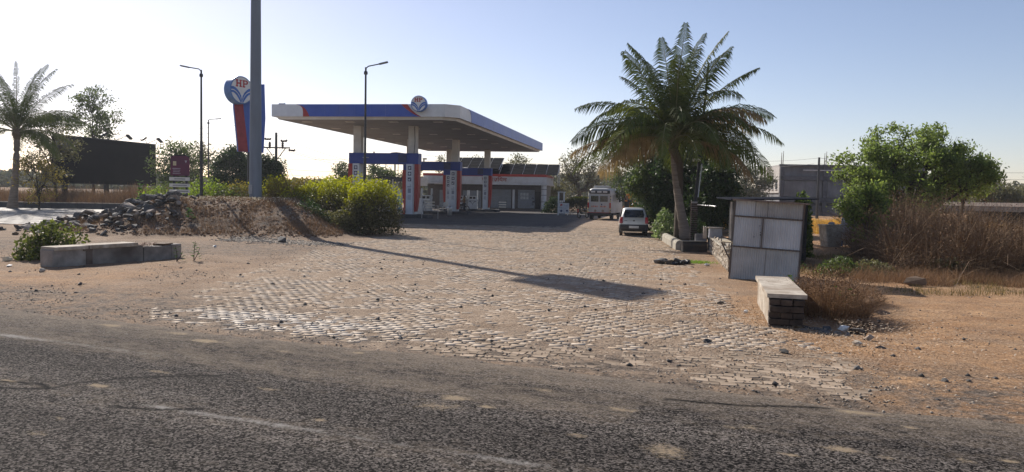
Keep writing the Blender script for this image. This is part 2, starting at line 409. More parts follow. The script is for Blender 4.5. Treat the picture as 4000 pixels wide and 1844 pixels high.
def ground_material():
    m = bpy.data.materials.new('dusty_ground'); m.use_nodes = True; nt = m.node_tree; N = nt.nodes; L = nt.links
    bs = N['Principled BSDF']; tc = N.new('ShaderNodeTexCoord'); ob = tc.outputs['Object']
    at = N.new('ShaderNodeAttribute'); at.attribute_name = 'zone'; sp = N.new('ShaderNodeSeparateColor'); L.new(at.outputs['Color'], sp.inputs[0])
    def noise(s, d=8, r=.6, vec=ob):
        n = N.new('ShaderNodeTexNoise'); n.inputs['Scale'].default_value = s; n.inputs['Detail'].default_value = d; n.inputs['Roughness'].default_value = r
        L.new(vec, n.inputs['Vector']); return n.outputs[0]
    def ramp(f, a, b, c1=(0, 0, 0), c2=(1, 1, 1)):
        r = N.new('ShaderNodeValToRGB'); r.color_ramp.elements[0].position = a; r.color_ramp.elements[1].position = b
        r.color_ramp.elements[0].color = (*c1, 1); r.color_ramp.elements[1].color = (*c2, 1); L.new(f, r.inputs[0]); return r.outputs[0]
    def mix(f, a, b, mode='MIX'):
        x_ = N.new('ShaderNodeMix'); x_.data_type = 'RGBA'; x_.blend_type = mode
        if isinstance(f, float): x_.inputs[0].default_value = f
        else: L.new(f, x_.inputs[0])
        for i, s in ((6, a), (7, b)):
            if isinstance(s, tuple): x_.inputs[i].default_value = (*s, 1)
            else: L.new(s, x_.inputs[i])
        return x_.outputs[2]
    def math_(op, a, b):
        x_ = N.new('ShaderNodeMath'); x_.operation = op; x_.use_clamp = True
        for i, s in ((0, a), (1, b)):
            if isinstance(s, float): x_.inputs[i].default_value = s
            else: L.new(s, x_.inputs[i])
        return x_.outputs[0]
    tan = ramp(noise(1.1), .33, .67, (.235, .158, .100), (.41, .295, .200))
    org = ramp(noise(.9), .3, .7, (.37, .205, .100), (.58, .365, .200))
    grv = ramp(noise(9, 5, .75), .38, .66, (.07, .058, .048), (.30, .235, .18))
    pav = ramp(noise(1.7), .33, .68, (.30, .215, .145), (.45, .345, .25))
    c = mix(math_('MULTIPLY', sp.outputs[0], 1.0), tan, pav)
    fo = math_('MULTIPLY', ramp(noise(.6, 6, .55), .3, .6), sp.outputs[1]); fo = math_('ADD', fo, math_('SUBTRACT', sp.outputs[1], .62))
    c = mix(fo, c, org)
    yard = N.new('ShaderNodeAttribute'); yard.attribute_name = 'yard'; c = mix(yard.outputs['Fac'], c, ramp(noise(.5), .3, .7, (.070, .066, .064), (.115, .108, .102)))  # canopy shade painted in as a darker grey ground colour
    fg = math_('MULTIPLY', ramp(noise(2.2, 7, .7), .38, .58), sp.outputs[2]); c = mix(fg, c, grv)
    spk = ramp(noise(26, 5, .85), .40, .54, (.38, .36, .35), (1.12, 1.11, 1.10)); c = mix(.85, c, spk, 'MULTIPLY')
    lgt = ramp(noise(13, 3, .7), .60, .66); c = mix(math_('MULTIPLY', lgt, .35), c, (.50, .42, .33))
    L.new(c, bs.inputs['Base Color']); bs.inputs['Roughness'].default_value = .95; bs.inputs['Specular IOR Level'].default_value = .15
    b1 = N.new('ShaderNodeBump'); b1.inputs['Strength'].default_value = 1; b1.inputs['Distance'].default_value = .06; L.new(noise(5.5, 8, .7), b1.inputs['Height'])
    b2 = N.new('ShaderNodeBump'); b2.inputs['Strength'].default_value = 1; b2.inputs['Distance'].default_value = .02; L.new(noise(40, 4, .7), b2.inputs['Height'])
    L.new(b1.outputs[0], b2.inputs['Normal']); L.new(b2.outputs[0], bs.inputs['Normal'])
    return m
gm = ground_material()
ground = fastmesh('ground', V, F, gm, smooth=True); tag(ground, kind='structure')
right = ss(-.2, 1.6, x - (4.6 + .19 * (y - 15)) + .8 * (fbm(x, y, 41) - .5))
org = np.clip(right * .95 + .75 * ss(-4, -10, x) * np.exp(-((y - 16.5) / 4.5) ** 2) + .35 * ss(2.0, 4.6, x) * ss(9, 13, y) * (1 - ss(22, 34, y)) + .10 * md
              + .5 * np.exp(-(((x - 4.6) / 2) ** 2 + ((y - 13) / 3.5) ** 2)), 0, 1)
grv = np.clip(.95 * ss(-2.6, .1, v_ + 1.2 * (fbm(x * .7, y * .7, 44) - .5)) + .7 * ss(-5.5, -7.5, x) * (1 - ss(27, 31, y)) * ss(22, 25, y)
              + .55 * ss(-2, -6, x) * (1 - ss(13.5, 16, y)) * ss(-14, -9, x) , 0, 1)
grv = np.clip(grv + .9 * md + .30 + .25 * (fbm(x * .25, y * .9, 47) - .5) - .25 * pv, 0, 1); far = ss(60, 130, np.hypot(x, y)); grv = grv * (1 - far)
C4 = np.stack([pv * (1 - .3 * right), org, grv, np.ones_like(x)], 1)
ca = ground.data.color_attributes.new('zone', 'FLOAT_COLOR', 'POINT'); ca.data.foreach_set('color', C4.astype(np.float32).ravel())

at_ = ground.data.attributes.new('yard', 'FLOAT', 'POINT'); at_.data.foreach_set('value', (ss(43.5, 47.5, y + .18 * x) * (1 - ss(90.5, 91, y + .17 * x)) * ss(-13, -11, x) * (1 - ss(3.2, 4.2, x - .17 * (y - 50)))).astype(np.float32))  # mask of the painted canopy shade, following the edges of its shadow

# ------------------------------------------------------------------ road
def asphalt_material():
    m = bpy.data.materials.new('asphalt'); m.use_nodes = True; nt = m.node_tree; N = nt.nodes; L = nt.links
    bs = N['Principled BSDF']; tc = N.new('ShaderNodeTexCoord'); ob = tc.outputs['Object']
    def noise(s, d=6, r=.6, sc=None):
        n = N.new('ShaderNodeTexNoise'); n.inputs['Scale'].default_value = s; n.inputs['Detail'].default_value = d; n.inputs['Roughness'].default_value = r
        v = ob
        if sc: mp = N.new('ShaderNodeMapping'); mp.inputs['Scale'].default_value = sc; L.new(ob, mp.inputs[0]); v = mp.outputs[0]
        L.new(v, n.inputs['Vector']); return n.outputs[0]
    def ramp(f, a, b, c1=(0, 0, 0), c2=(1, 1, 1)):
        r = N.new('ShaderNodeValToRGB'); r.color_ramp.elements[0].position = a; r.color_ramp.elements[1].position = b
        r.color_ramp.elements[0].color = (*c1, 1); r.color_ramp.elements[1].color = (*c2, 1); L.new(f, r.inputs[0]); return r.outputs[0]
    def mix(f, a, b, mode='MIX'):
        x_ = N.new('ShaderNodeMix'); x_.data_type = 'RGBA'; x_.blend_type = mode
        if isinstance(f, float): x_.inputs[0].default_value = f
        else: L.new(f, x_.inputs[0])
        for i, s in ((6, a), (7, b)):
            if isinstance(s, tuple): x_.inputs[i].default_value = (*s, 1)
            else: L.new(s, x_.inputs[i])
        return x_.outputs[2]
    vo = N.new('ShaderNodeTexVoronoi'); vo.inputs['Scale'].default_value = 62; L.new(ob, vo.inputs['Vector'])
    sv = N.new('ShaderNodeSeparateColor'); L.new(vo.outputs['Color'], sv.inputs[0])
    grain = ramp(sv.outputs[0], .30, 1.0, (.014, .013, .0125), (.27, .25, .235))
    gr2 = ramp(noise(70, 3, .8), .40, .62, (.55, .54, .53), (1.35, 1.32, 1.3)); grain = mix(1.0, grain, gr2, 'MULTIPLY')
    big = ramp(noise(.7, 8, .62, (.12, 1.3, 1)), .34, .66, (.62, .60, .59), (1.45, 1.40, 1.34)); c = mix(1.0, grain, big, 'MULTIPLY')
    def attr(n):
        a = N.new('ShaderNodeAttribute'); a.attribute_name = n; return a.outputs['Fac']
    def madd(a, k, b):
        q = N.new('ShaderNodeMath'); q.operation = 'MULTIPLY_ADD'; L.new(a, q.inputs[0]); q.inputs[1].default_value = k; L.new(b, q.inputs[2]); return q.outputs[0]
    dn = noise(6, 9, .85, (.5, 1, 1))
    c = mix(ramp(madd(attr('dustiness'), .34, dn), .56, .98), c, (.33, .265, .20))
    c = mix(ramp(madd(attr('sand'), .42, noise(22, 6, .85)), .66, .84), c, (.42, .33, .225))
    c = mix(ramp(madd(attr('paint'), .40, noise(16, 8, .9)), .72, .92), c, (.40, .375, .345))
    c = mix(ramp(attr('crack'), .15, .75), c, (.008, .008, .008))
    L.new(c, bs.inputs['Base Color'])
    bs.inputs['Roughness'].default_value = .95; bs.inputs['Specular IOR Level'].default_value = .08
    b1 = N.new('ShaderNodeBump'); b1.inputs['Strength'].default_value = .8; b1.inputs['Distance'].default_value = .014; L.new(vo.outputs['Distance'], b1.inputs['Height']); b1.invert = True
    b2 = N.new('ShaderNodeBump'); b2.inputs['Strength'].default_value = 1; b2.inputs['Distance'].default_value = .04; L.new(noise(24, 7, .8), b2.inputs['Height'])
    L.new(b1.outputs[0], b2.inputs['Normal']); L.new(b2.outputs[0], bs.inputs['Normal']); return m
us = axis(-400, 400, (-13.5, 9), .05, 1.25); vs_ = np.array(list(np.arange(-.9, 4.8, .045)) + [5.2, 6, 7, 9, 11, 14])
U, W = np.meshgrid(us, vs_); u = U.ravel(); w = W.ravel()
wy = w + .55 * (fbm(u * .8, w * .8, 51, 4) - .5)
zr = .022 - .16 * (1 - ss(-.25, .75, wy)) + .006 * (fbm(u * 2, w * 2, 52) - .5)
rx = R0.x + u * RU.x + w * RN.x; ry = R0.y + u * RU.y + w * RN.y
nu, nv = len(us), len(vs_); ii, jj = np.meshgrid(np.arange(nu - 1), np.arange(nv - 1)); q = (jj * nu + ii).ravel()
road = fastmesh('road', np.stack([u, -w, zr], 1), np.stack([q, q + nu, q + nu + 1, q + 1], 1), asphalt_material(), smooth=True)
road.location = (R0.x, R0.y, 0); road.rotation_euler = (0, 0, math.atan2(RU.y, RU.x)); tag(road, kind='structure')
a = road.data.attributes.new('dustiness', 'FLOAT', 'POINT')
a.data.foreach_set('value', np.clip(1 - ss(-.1, 2.6, w) + .45 * np.exp(-((w - 1.9) / .35) ** 2) * (u < 2) + .30 * np.exp(-((w - 3.5) / .3) ** 2), 0, 1).astype(np.float32))
# worn white lines, sand and gravel lying on the asphalt
def on_road(px, py): g = G(px, py, .022); return g
def road_local(p): d = Vector((p.x - R0.x, p.y - R0.y)); return d.x * RU.x + d.y * RU.y, d.x * RN.x + d.y * RN.y
paint = np.zeros_like(u)
for (pa, pb, wd, sd_, lev) in ((on_road(430, 1560), on_road(2500, 1880), .075, 61, .95), (on_road(-500, 1238), on_road(1000, 1440), .12, 63, .9)):
    (ua, wa), (ub, wb) = road_local(pa), road_local(pb)
    c_ = wa + (wb - wa) * (u - ua) / (ub - ua); t = np.clip((u - ua) / (ub - ua), 0, 1)
    paint = np.maximum(paint, np.clip(lev * np.exp(-(np.abs(w - c_ + .03 * (fbm(u * 3, w, 66, 3) - .5)) / wd) ** 2) * (.25 + 1.15 * fbm(u * 1.3, w * 3, sd_, 4)) * ss(0, .15, t) * (1 - ss(.8, 1, t)), 0, 1) * (u > ua) * (u < ub))
PT = [(1775, 1555, 70, 14), (1905, 1590, 35, 8), (1700, 1585, 150, 24), (2930, 1672, 75, 16), (2850, 1668, 24, 6), (2600, 1760, 130, 34), (3290, 1755, 90, 14), (3460, 1790, 40, 10), (3350, 1610, 130, 12), (3770, 1800, 70, 12), (3940, 1802, 40, 9),
      (110, 1800, 150, 40), (150, 1692, 70, 18), (380, 1506, 50, 9), (810, 1332, 70, 12), (700, 1302, 70, 7), (1040, 1520, 70, 10), (2130, 1525, 70, 9), (210, 1242, 45, 5), (440, 1272, 55, 7), (1100, 1372, 50, 6), (1400, 1378, 40, 6), (3080, 1775, 30, 7), (230, 1635, 40, 6), (2430, 1600, 100, 11), (620, 1452, 90, 8), (3560, 1575, 50, 6), (3560, 1670, 60, 6), (30, 1488, 50, 6), (2250, 1700, 60, 8), (1250, 1640, 50, 8)]
sand = np.zeros_like(u)
for i, (px, py, w_, h_) in enumerate(PT):
    c0 = on_road(px, py); u0, w0 = road_local(c0); u1, w1 = road_local(on_road(px + w_, py + w_ * .10)); u2, w2 = road_local(on_road(px, py - h_)); a = max(.12, abs(u1 - u0)); b_ = max(.05, abs(w2 - w0))
    k = (np.abs(u - u0) < a * 2.4) & (np.abs(w - w0) < b_ * 3)
    if not k.any(): continue
    r = np.hypot((u[k] - u0) / a, (w[k] - w0) / b_) * (.5 + 1.0 * fbm(u[k] * 4, w[k] * 6, 200 + i)); sand[k] = np.maximum(sand[k], np.clip(1.25 - r, 0, 1) * (.55 + .5 * _h(np.array([i]), np.array([3]), 5)[0]))
crack = np.zeros_like(u)
for line in ([(-60, 1488), (60, 1492), (150, 1500), (200, 1518), (290, 1498), (470, 1478), (640, 1470), (860, 1468)], [(-40, 1512), (90, 1520), (200, 1518)], [(440, 1590), (620, 1600), (800, 1596)], [(2600, 1560), (2900, 1585), (3250, 1592)]):
    pl = [road_local(on_road(*p)) for p in line]
    for (ua, wa), (ub, wb) in zip(pl[:-1], pl[1:]):
        du, dw = ub - ua, wb - wa; t = np.clip(((u - ua) * du + (w - wa) * dw) / (du * du + dw * dw), 0, 1); dd_ = np.hypot(u - ua - t * du, w - wa - t * dw + .05 * (fbm(u * 6, w * 2, 81, 3) - .5))
        crack = np.maximum(crack, np.clip(1 - dd_ / .055, 0, 1))
for nm, arr in (('crack', crack), ('paint', paint), ('sand', np.clip(sand, 0, 1))):
    a = road.data.attributes.new(nm, 'FLOAT', 'POINT'); a.data.foreach_set('value', arr.astype(np.float32))

# ------------------------------------------------------------------ forecourt of pavers
PA = R(-9.5); px_, py_ = Vector((math.cos(PA), math.sin(PA))), Vector((-math.sin(PA), math.cos(PA)))
pit, row = .195, .150
a_, b_ = np.meshgrid(np.arange(-75, 55), np.arange(25, 335)); a_ = a_.ravel(); b_ = b_.ravel()
lx = a_ * pit + (b_ % 2) * pit * .5; ly = b_ * row
cx = lx * px_.x + ly * py_.x; cy = lx * px_.y + ly * py_.y
rng = np.random.default_rng(5)
keep = (in_poly(cx + .5 * (fbm(cx * .6, cy * .6, 71) - .5), cy + .5 * (fbm(cx * .6, cy * .6, 72) - .5), PAVE)) & (cy < 47) & (cy > 6.8) & (rng.uniform(size=len(cx)) > .04) & (road_v(cx, cy) < .45)
cx, cy = cx[keep], cy[keep]; n = len(cx)
order = np.argsort(cy + rng.uniform(0, .3, n)); cx, cy = cx[order], cy[order]
cl = np.exp(-(((cx + 3.5) / 1.75) ** 4 + ((cy - 11.55 - .36 * (-3.5 - cx)) / .72) ** 4))
tint = np.clip(rng.uniform(0, .30, n) + .40 * cl, 0, 1)
ztop = base_h(cx, cy) - .0045 + rng.normal(size=n) * .0022 - .05 * ss(.1, .6, road_v(cx, cy))
pm = mat('paver_stone', (.31, .237, .168), .85, (.43, .34, .255), scale=3, bump=.006, bscale=30, tint=(.62, .58, .52), spec=.03)
pm2 = mat('paver_stone_loose', (.29, .22, .155), .85, (.42, .335, .255), scale=3, bump=.006, bscale=30, rnd=.3, spec=.03)
forecourt = thing('forecourt', None, None, (0, 0, 0)); tag(forecourt, kind='structure')
NP = 300
pmeshes = []
for k in range(6):
    b = MB(); j = lambda: random.uniform(-.021, .021); hx, hy = pit / 2 - .007, row / 2 - .007
    vs = [(-hx + j(), -hy + j(), -.03), (hx + j(), -hy + j(), -.03), (hx + j(), hy + j(), -.03), (-hx + j(), hy + j(), -.03)]
    tp = [(p[0] * .95, p[1] * .94, .0) for p in vs]; b.add(vs + tp, [(4, 5, 6, 7), (0, 1, 5, 4), (1, 2, 6, 5), (2, 3, 7, 6), (3, 0, 4, 7)])
    pmeshes.append(b.mesh('paver', pm2))
sel = [i for i in range(n) if abs(cx[i] / cy[i]) < .66][:NP]; selset = set(sel)
for i in sel:
    o = bpy.data.objects.new('paver', pmeshes[i % 6]); link(o, forecourt); o.location = (cx[i], cy[i], ztop[i] + random.gauss(.0, .001)); o.rotation_euler = (random.gauss(0, .015), random.gauss(0, .015), PA + random.gauss(0, .06))
rest = np.array([i for i in range(n) if i not in selset]); m_ = len(rest); cx, cy, ztop, tint = cx[rest], cy[rest], ztop[rest], tint[rest]
hx, hy = pit / 2 - .007, row / 2 - .007
off = np.array([(-hx, -hy), (hx, -hy), (hx, hy), (-hx, hy)])
V = np.empty((m_, 8, 3)); jit = rng.uniform(-.02, .02, (m_, 4, 2)); P2 = off[None] + jit
rot = PA + rng.normal(size=m_) * .05; cr_, sr_ = np.cos(rot)[:, None], np.sin(rot)[:, None]
for lvl, s, dz in ((0, 1, -.03), (4, .95, 0)):
    q_ = P2 * s; V[:, lvl:lvl + 4, 0] = cx[:, None] + q_[:, :, 0] * cr_ - q_[:, :, 1] * sr_; V[:, lvl:lvl + 4, 1] = cy[:, None] + q_[:, :, 0] * sr_ + q_[:, :, 1] * cr_
    V[:, lvl:lvl + 4, 2] = ztop[:, None] + dz + (jit[:, :, 0] * .15 if lvl else 0)
fi = np.array([(4, 5, 6, 7), (0, 1, 5, 4), (1, 2, 6, 5), (2, 3, 7, 6), (3, 0, 4, 7)])
F = (np.arange(m_)[:, None, None] * 8 + fi[None]).reshape(-1, 4)
o = fastmesh('paver_field', V.reshape(-1, 3), F, pm, forecourt, np.repeat(tint, 8)); o['kind'] = 'stuff'
# far left: the same paving seen beyond the shoulder
b = MB(); rr = random.Random(3)
LP = [G(-400, 862), G(330, 868), G(330, 826, .2), G(-400, 820, .2)]
for i in range(26):
    y0 = 40 + i * .85
    for k in range(int(26)):
        x0 = -44 + k * .95 + (i % 2) * .45
        if x0 > -19.5 or rr.random() < .1: continue
        b.box((x0, y0, gz(x0, y0) + .012 + rr.uniform(0, .01)), (.86, .76, .03), rr.gauss(0, .02))
o = b.build('slab_paving', mat('pale_slab', (.33, .30, .26), .75, var=.25, scale=1.5, bump=.01), forecourt); o['kind'] = 'stuff'

# ------------------------------------------------------------------ loose stones, gravel and leaf litter
def stone_mesh(seed, m, flat=.6, name='stone'):
    rng = np.random.default_rng(seed); bm = unit(15, rng)
    import bmesh
    b = bmesh.new()
    for p in bm: b.verts.new((p[0] * rng.uniform(.8, 1.15), p[1] * rng.uniform(.6, .95), p[2] * flat * rng.uniform(.8, 1.1)))
    bmesh.ops.convex_hull(b, input=b.verts[:]); 
    bmesh.ops.delete(b, geom=[v for v in b.verts if not v.link_faces], context='VERTS')
    me = bpy.data.meshes.new(name); b.to_mesh(me); b.free(); me.materials.append(m); return me
basalt = mat('dark_basalt', (.050, .048, .047), .85, (.15, .14, .13), scale=5, bump=.02, bscale=16, rnd=.35)
tanstone = mat('dusty_stone', (.24, .19, .15), .85, (.38, .31, .25), scale=5, bump=.02, rnd=.3)
def scatter(name, x, y, s, m, seed, dz=0.0, flat=.6, tint=True):
    rng = np.random.default_rng(seed); n = len(x); base = np.array([(1, 0, 0), (-.5, .85, 0), (-.5, -.85, 0), (.1, .1, flat), (0, 0, -flat)])
    a = rng.uniform(0, 6.28, n); V = np.empty((n, 5, 3)); js = rng.uniform(.6, 1.3, (n, 5, 1)); bb = base[None] * js * s[:, None, None]
    V[:, :, 0] = x[:, None] + bb[:, :, 0] * np.cos(a)[:, None] - bb[:, :, 1] * np.sin(a)[:, None]
    V[:, :, 1] = y[:, None] + bb[:, :, 0] * np.sin(a)[:, None] + bb[:, :, 1] * np.cos(a)[:, None]
    V[:, :, 2] = (base_h(x, y) + dz)[:, None] + bb[:, :, 2]
    F = (np.arange(n)[:, None, None] * 5 + np.array([(0, 1, 3), (1, 2, 3), (2, 0, 3), (1, 0, 4), (2, 1, 4), (0, 2, 4)])[None]).reshape(-1, 3)
    o = fastmesh(name, V.reshape(-1, 3), F, m, None, np.repeat(rng.uniform(0, 1, n), 5)); tag(o, kind='stuff'); return o
rng = np.random.default_rng(11)
x = rng.uniform(-18, 13, 90000); y = 6.2 + 22 * rng.uniform(0, 1, 90000) ** 1.6
dn = .12 + .9 * ss(-2.6, .0, road_v(x, y)) * (road_v(x, y) < .9) + .5 * ss(-5, -7, x); k = (rng.uniform(size=len(x)) < dn * .5) & (road_v(x, y) < .8)
scatter('gravel', x[k], y[k], rng.uniform(.005, .024, k.sum()), mat('mixed_gravel', (.07, .06, .055), .85, tint=(.40, .34, .27)), 12, .0)
x = rng.uniform(-12, 12, 340); y = 7 + 16 * rng.uniform(0, 1, 340) ** 1.5; k = road_v(x, y) < 0
scatter('loose_stones', x[k], y[k], rng.uniform(.02, .055, k.sum()), basalt, 13, .01)
# gravel ridge at the foot of the mound
t = rng.uniform(0, 1, 2600); g1, g2 = G(900, 935), G(1330, 955); x = g1.x + (g2.x - g1.x) * t + rng.normal(size=2600) * .35; y = g1.y + (g2.y - g1.y) * t + rng.normal(size=2600) * .55
scatter('gravel_ridge', x, y, rng.uniform(.02, .07, 2600), mat('mixed_gravel', (.1, .1, .1)), 14, .0)
# pale dry litter round the broken wall
n = 9000; x = 3.7 + rng.normal(size=n) * 1.5 + rng.uniform(-.9, 1.2, n); y = 12.1 + rng.normal(size=n) * 1.7; k = road_v(x, y) < -.3; x, y = x[k], y[k]
p = np.stack([x, y, base_h(x, y) + .008 + rng.uniform(0, .014, len(x))], 1)
o = leaves('dry_litter', p, .042, mat('dry_litter', (.28, .17, .09), .8, tint=(.52, .42, .31)), None, 15, .5, up=6); tag(o, kind='stuff')
n = 4500; x = rng.uniform(-11, 14, n); y = rng.uniform(8, 30, n); k = (road_v(x, y) < -.2) & ((x > 5) | (x < -5) | (rng.uniform(size=n) < .12)); x, y = x[k], y[k]
o = leaves('scattered_litter', np.stack([x, y, base_h(x, y) + .010], 1), .035, MATS['dry_litter'], None, 16, .5, up=6); tag(o, kind='stuff')

# ------------------------------------------------------------------ rubble heap beside the mound: every stone a part
heap = thing('rubble_heap', 'heap of dark basalt rubble stones at the left end of the earth mound', 'rubble heap', on(-18, 34.8))
sms = [stone_mesh(200 + i, basalt if i % 5 else tanstone, .38) for i in range(10)]
rng = np.random.default_rng(21); cnt = 0
while cnt < 290:
    x0 = rng.normal() * 2.3 - 17.9; y0 = 34.3 + rng.normal() * 1.5
    if y0 > 37.5 or x0 > -14.6 or x0 < -23.5: continue
    o = bpy.data.objects.new('stone', sms[cnt % 10]); link(o, heap); s = rng.uniform(.09, .27) * (1.0 if rng.uniform() < .85 else 1.7)
    o.location = Vector((x0, y0, gz(x0, y0) + s * .25 + rng.uniform(0, .22) * (1 if gz(x0, y0) > .4 else 0))) - heap.location
    o.scale = (s, s * rng.uniform(.7, 1.1), s); o.rotation_euler = (rng.normal() * .35, rng.normal() * .35, rng.uniform(0, 6.28)); cnt += 1
# clods and dry growth on the mound
n = 2200; x = rng.uniform(-18, -7.5, n); y = rng.uniform(31, 37.5, n); k = mound(x, y) > .08
scatter('mound_clods', x[k], y[k], rng.uniform(.03, .10, k.sum()), mat('earth_clod', (.135, .078, .045), .95, tint=(.27, .17, .105), bump=.02), 22, .02, .6)
n = 46000; x = rng.uniform(-19.5, -7, n); y = rng.uniform(30.6, 41, n); g = fbm(x * .7, y * .7, 23); k = (mound(x, y) > .12) & (g + .2 * rng.uniform(size=n) > .55); x, y = x[k], y[k]
blades('mound_dry_grass', np.stack([x, y, base_h(x, y) - .02], 1), rng.uniform(.06, .26, len(x)), .018, mat('dry_grass', (.11, .062, .034), .9, tint=(.30, .19, .10), trans=.15), seed=24, lean=.7)
n = 1300; x = rng.uniform(-16, -9.3, n); y = rng.normal(size=n) * .8 + 36.6 - .35 * (x + 9.3) * (x > -10.5); p = np.stack([x, y, base_h(x, y) + rng.uniform(.02, .2, n)], 1)
o = leaves('pale_seed_heads', p, .06, mat('pale_seed_head', (.34, .31, .24), .7, trans=.3), None, 25, .8); tag(o, kind='stuff')

# ================================================================== THE STATION
ST = Vector((-7.3, 57.0, .25)); SY = R(-9.5)
ex = Vector((math.cos(SY), math.sin(SY), 0)); ey = Vector((-math.sin(SY), math.cos(SY), 0))
def SW(x, y, z=0.0): return ST + ex * x + ey * y + Vector((0, 0, z))
white = mat('white_painted_sheet', (.70, .71, .70), .5, var=.07, scale=1.5, dirt=(.42, .38, .33), dirt_amt=.35)
blue = mat('blue_painted_sheet', (.045, .10, .42), .4, var=.06, scale=1.2, dirt=(.14, .17, .32), dirt_amt=.3)
red = mat('red_painted_sheet', (.36, .035, .03), .42, var=.08, scale=1.2)
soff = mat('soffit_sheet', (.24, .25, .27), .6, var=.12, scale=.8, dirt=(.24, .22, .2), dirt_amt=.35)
colm = mat('column_render', (.62, .62, .61), .7, var=.1, scale=1.4, dirt=(.38, .34, .3))
navy = mat('navy_letter', (.03, .04, .12), .5); grey = mat('grey_steel', (.2, .21, .22), .45, metal=.5, scale=6)
black = mat('black_paint', (.012, .012, .014), .45, scale=6); dark = mat('dark_metal', (.035, .037, .04), .5, metal=.4, scale=5)
lit = mat('lamp_lens', (.6, .6, .57), .3)
chrome = mat('galvanised', (.45, .46, .47), .35, metal=.8, scale=6, var=.12)

HL = [(-.5, -.5), (-.13, -.5), (-.13, -.33), (-.2, -.33), (-.2, -.1), (.2, -.1), (.2, -.33), (.13, -.33), (.13, -.5), (.5, -.5), (.5, -.33), (.4, -.33), (.4, .33), (.5, .33), (.5, .5), (.13, .5), (.13, .33), (.2, .33), (.2, .1), (-.2, .1), (-.2, .33), (-.13, .33), (-.13, .5), (-.5, .5), (-.5, .33), (-.4, .33), (-.4, -.33), (-.5, -.33)]
PB = [(-.5, -.5), (-.05, -.5), (-.05, -.33), (-.18, -.33), (-.18, -.08), (.2, -.08), (.42, .02), (.5, .21), (.42, .41), (.2, .5), (-.5, .5), (-.5, .33), (-.4, .33), (-.4, -.33), (-.5, -.33)]
PH = [(-.18, .08), (.14, .08), (.24, .13), (.27, .21), (.24, .29), (.14, .34), (-.18, .34)]
def poly_xz(b, pts, cx, cz, sx, sz, y, t):    # flat shape standing in the xz plane, proud towards -y by t
    n = len(pts); v = [(cx + p[0] * sx, y, cz + p[1] * sz) for p in pts]
    from mathutils.geometry import tessellate_polygon
    tr = tessellate_polygon([[Vector((p[0], p[1], 0)) for p in pts]])
    w = [(a, y - t, c) for a, _, c in v]; fs = []
    for a, b_, c in tr: fs += [(a + n, b_ + n, c + n)]
    fs += [(i, (i + 1) % n, n + (i + 1) % n, n + i) for i in range(n)]
    b.add(v + w, fs)
def plume(sgn, A, B):
    return [(p[0] * sgn, p[1]) for p in A] + [(p[0] * sgn, p[1]) for p in B[::-1]]
PL1A = [(-.97, .20), (-.80, .215), (-.6, .15), (-.40, 0.0), (-.22, -.2), (-.08, -.45), (0, -.80)]
PL1B = [(-.985, -.02), (-.80, -.0), (-.62, -.07), (-.42, -.2), (-.25, -.38), (-.12, -.6), (0, -.97)]
PL2A = [(-.985, -.08), (-.78, -.085), (-.60, -.16), (-.43, -.27), (-.29, -.43), (-.16, -.62), (-.05, -.97)]
PL2B = [(-.96, -.26), (-.80, -.25), (-.66, -.31), (-.52, -.42), (-.38, -.58), (-.24, -.78), (-.10, -.98)]
logo_face = mat('logo_face', (.72, .72, .70), .4, var=.04); logo_blue = mat('logo_blue', (.06, .16, .46), .4); logo_red = mat('logo_red', (.40, .04, .05), .45)
def roundel(parent, r, thick, loc, rim=logo_blue, rz=0.0, name='emblem_drum'):
    """drum facing local -y, with the letters and the two plumes"""
    b = MB(); b.lathe([(r, thick / 2), (r, -thick / 2), (r * .93, -thick / 2 - .03), (r * .93, -thick / 2 + .01)], 40, 'y')
    d = b.build(name, rim, parent, smooth=True); d.location = loc; d.rotation_euler = (0, 0, rz)
    b = MB(); b.lathe([(r * .925, -thick / 2 + .005), (r * .925, -thick / 2 - .012)], 40, 'y'); b.build('emblem_face', logo_face, d)
    y = -thick / 2 - .013
    for k, s in ((-.27, HL), (.29, None)):
        b = MB()
        if s: poly_xz(b, s, k * r, .47 * r, .50 * r, .52 * r, y, .02)
        else:
            # P with its eye left open
            for q in ([(-.5, -.5), (-.05, -.5), (-.05, -.33), (-.18, -.33), (-.18, .5), (-.5, .5), (-.5, .33), (-.4, .33), (-.4, -.33), (-.5, -.33)],
                      [(-.18, .34), (.14, .34), (.24, .29), (.27, .21), (.5, .21), (.42, .41), (.2, .5), (-.18, .5)],
                      [(-.18, -.08), (.2, -.08), (.42, .02), (.5, .21), (.27, .21), (.24, .13), (.14, .08), (-.18, .08)]): poly_xz(b, q, k * r, .47 * r, .46 * r, .52 * r, y, .02)
        b.build('letter', logo_red, d)
    for s in (-1, 1):
        b = MB()
        poly_xz(b, plume(s, PL1A, PL1B), 0, 0, .925 * r, .925 * r, y, .015); poly_xz(b, plume(s, PL2A, PL2B), 0, 0, .925 * r, .925 * r, y, .015)
        b.build('plume', logo_blue, d)
    return d

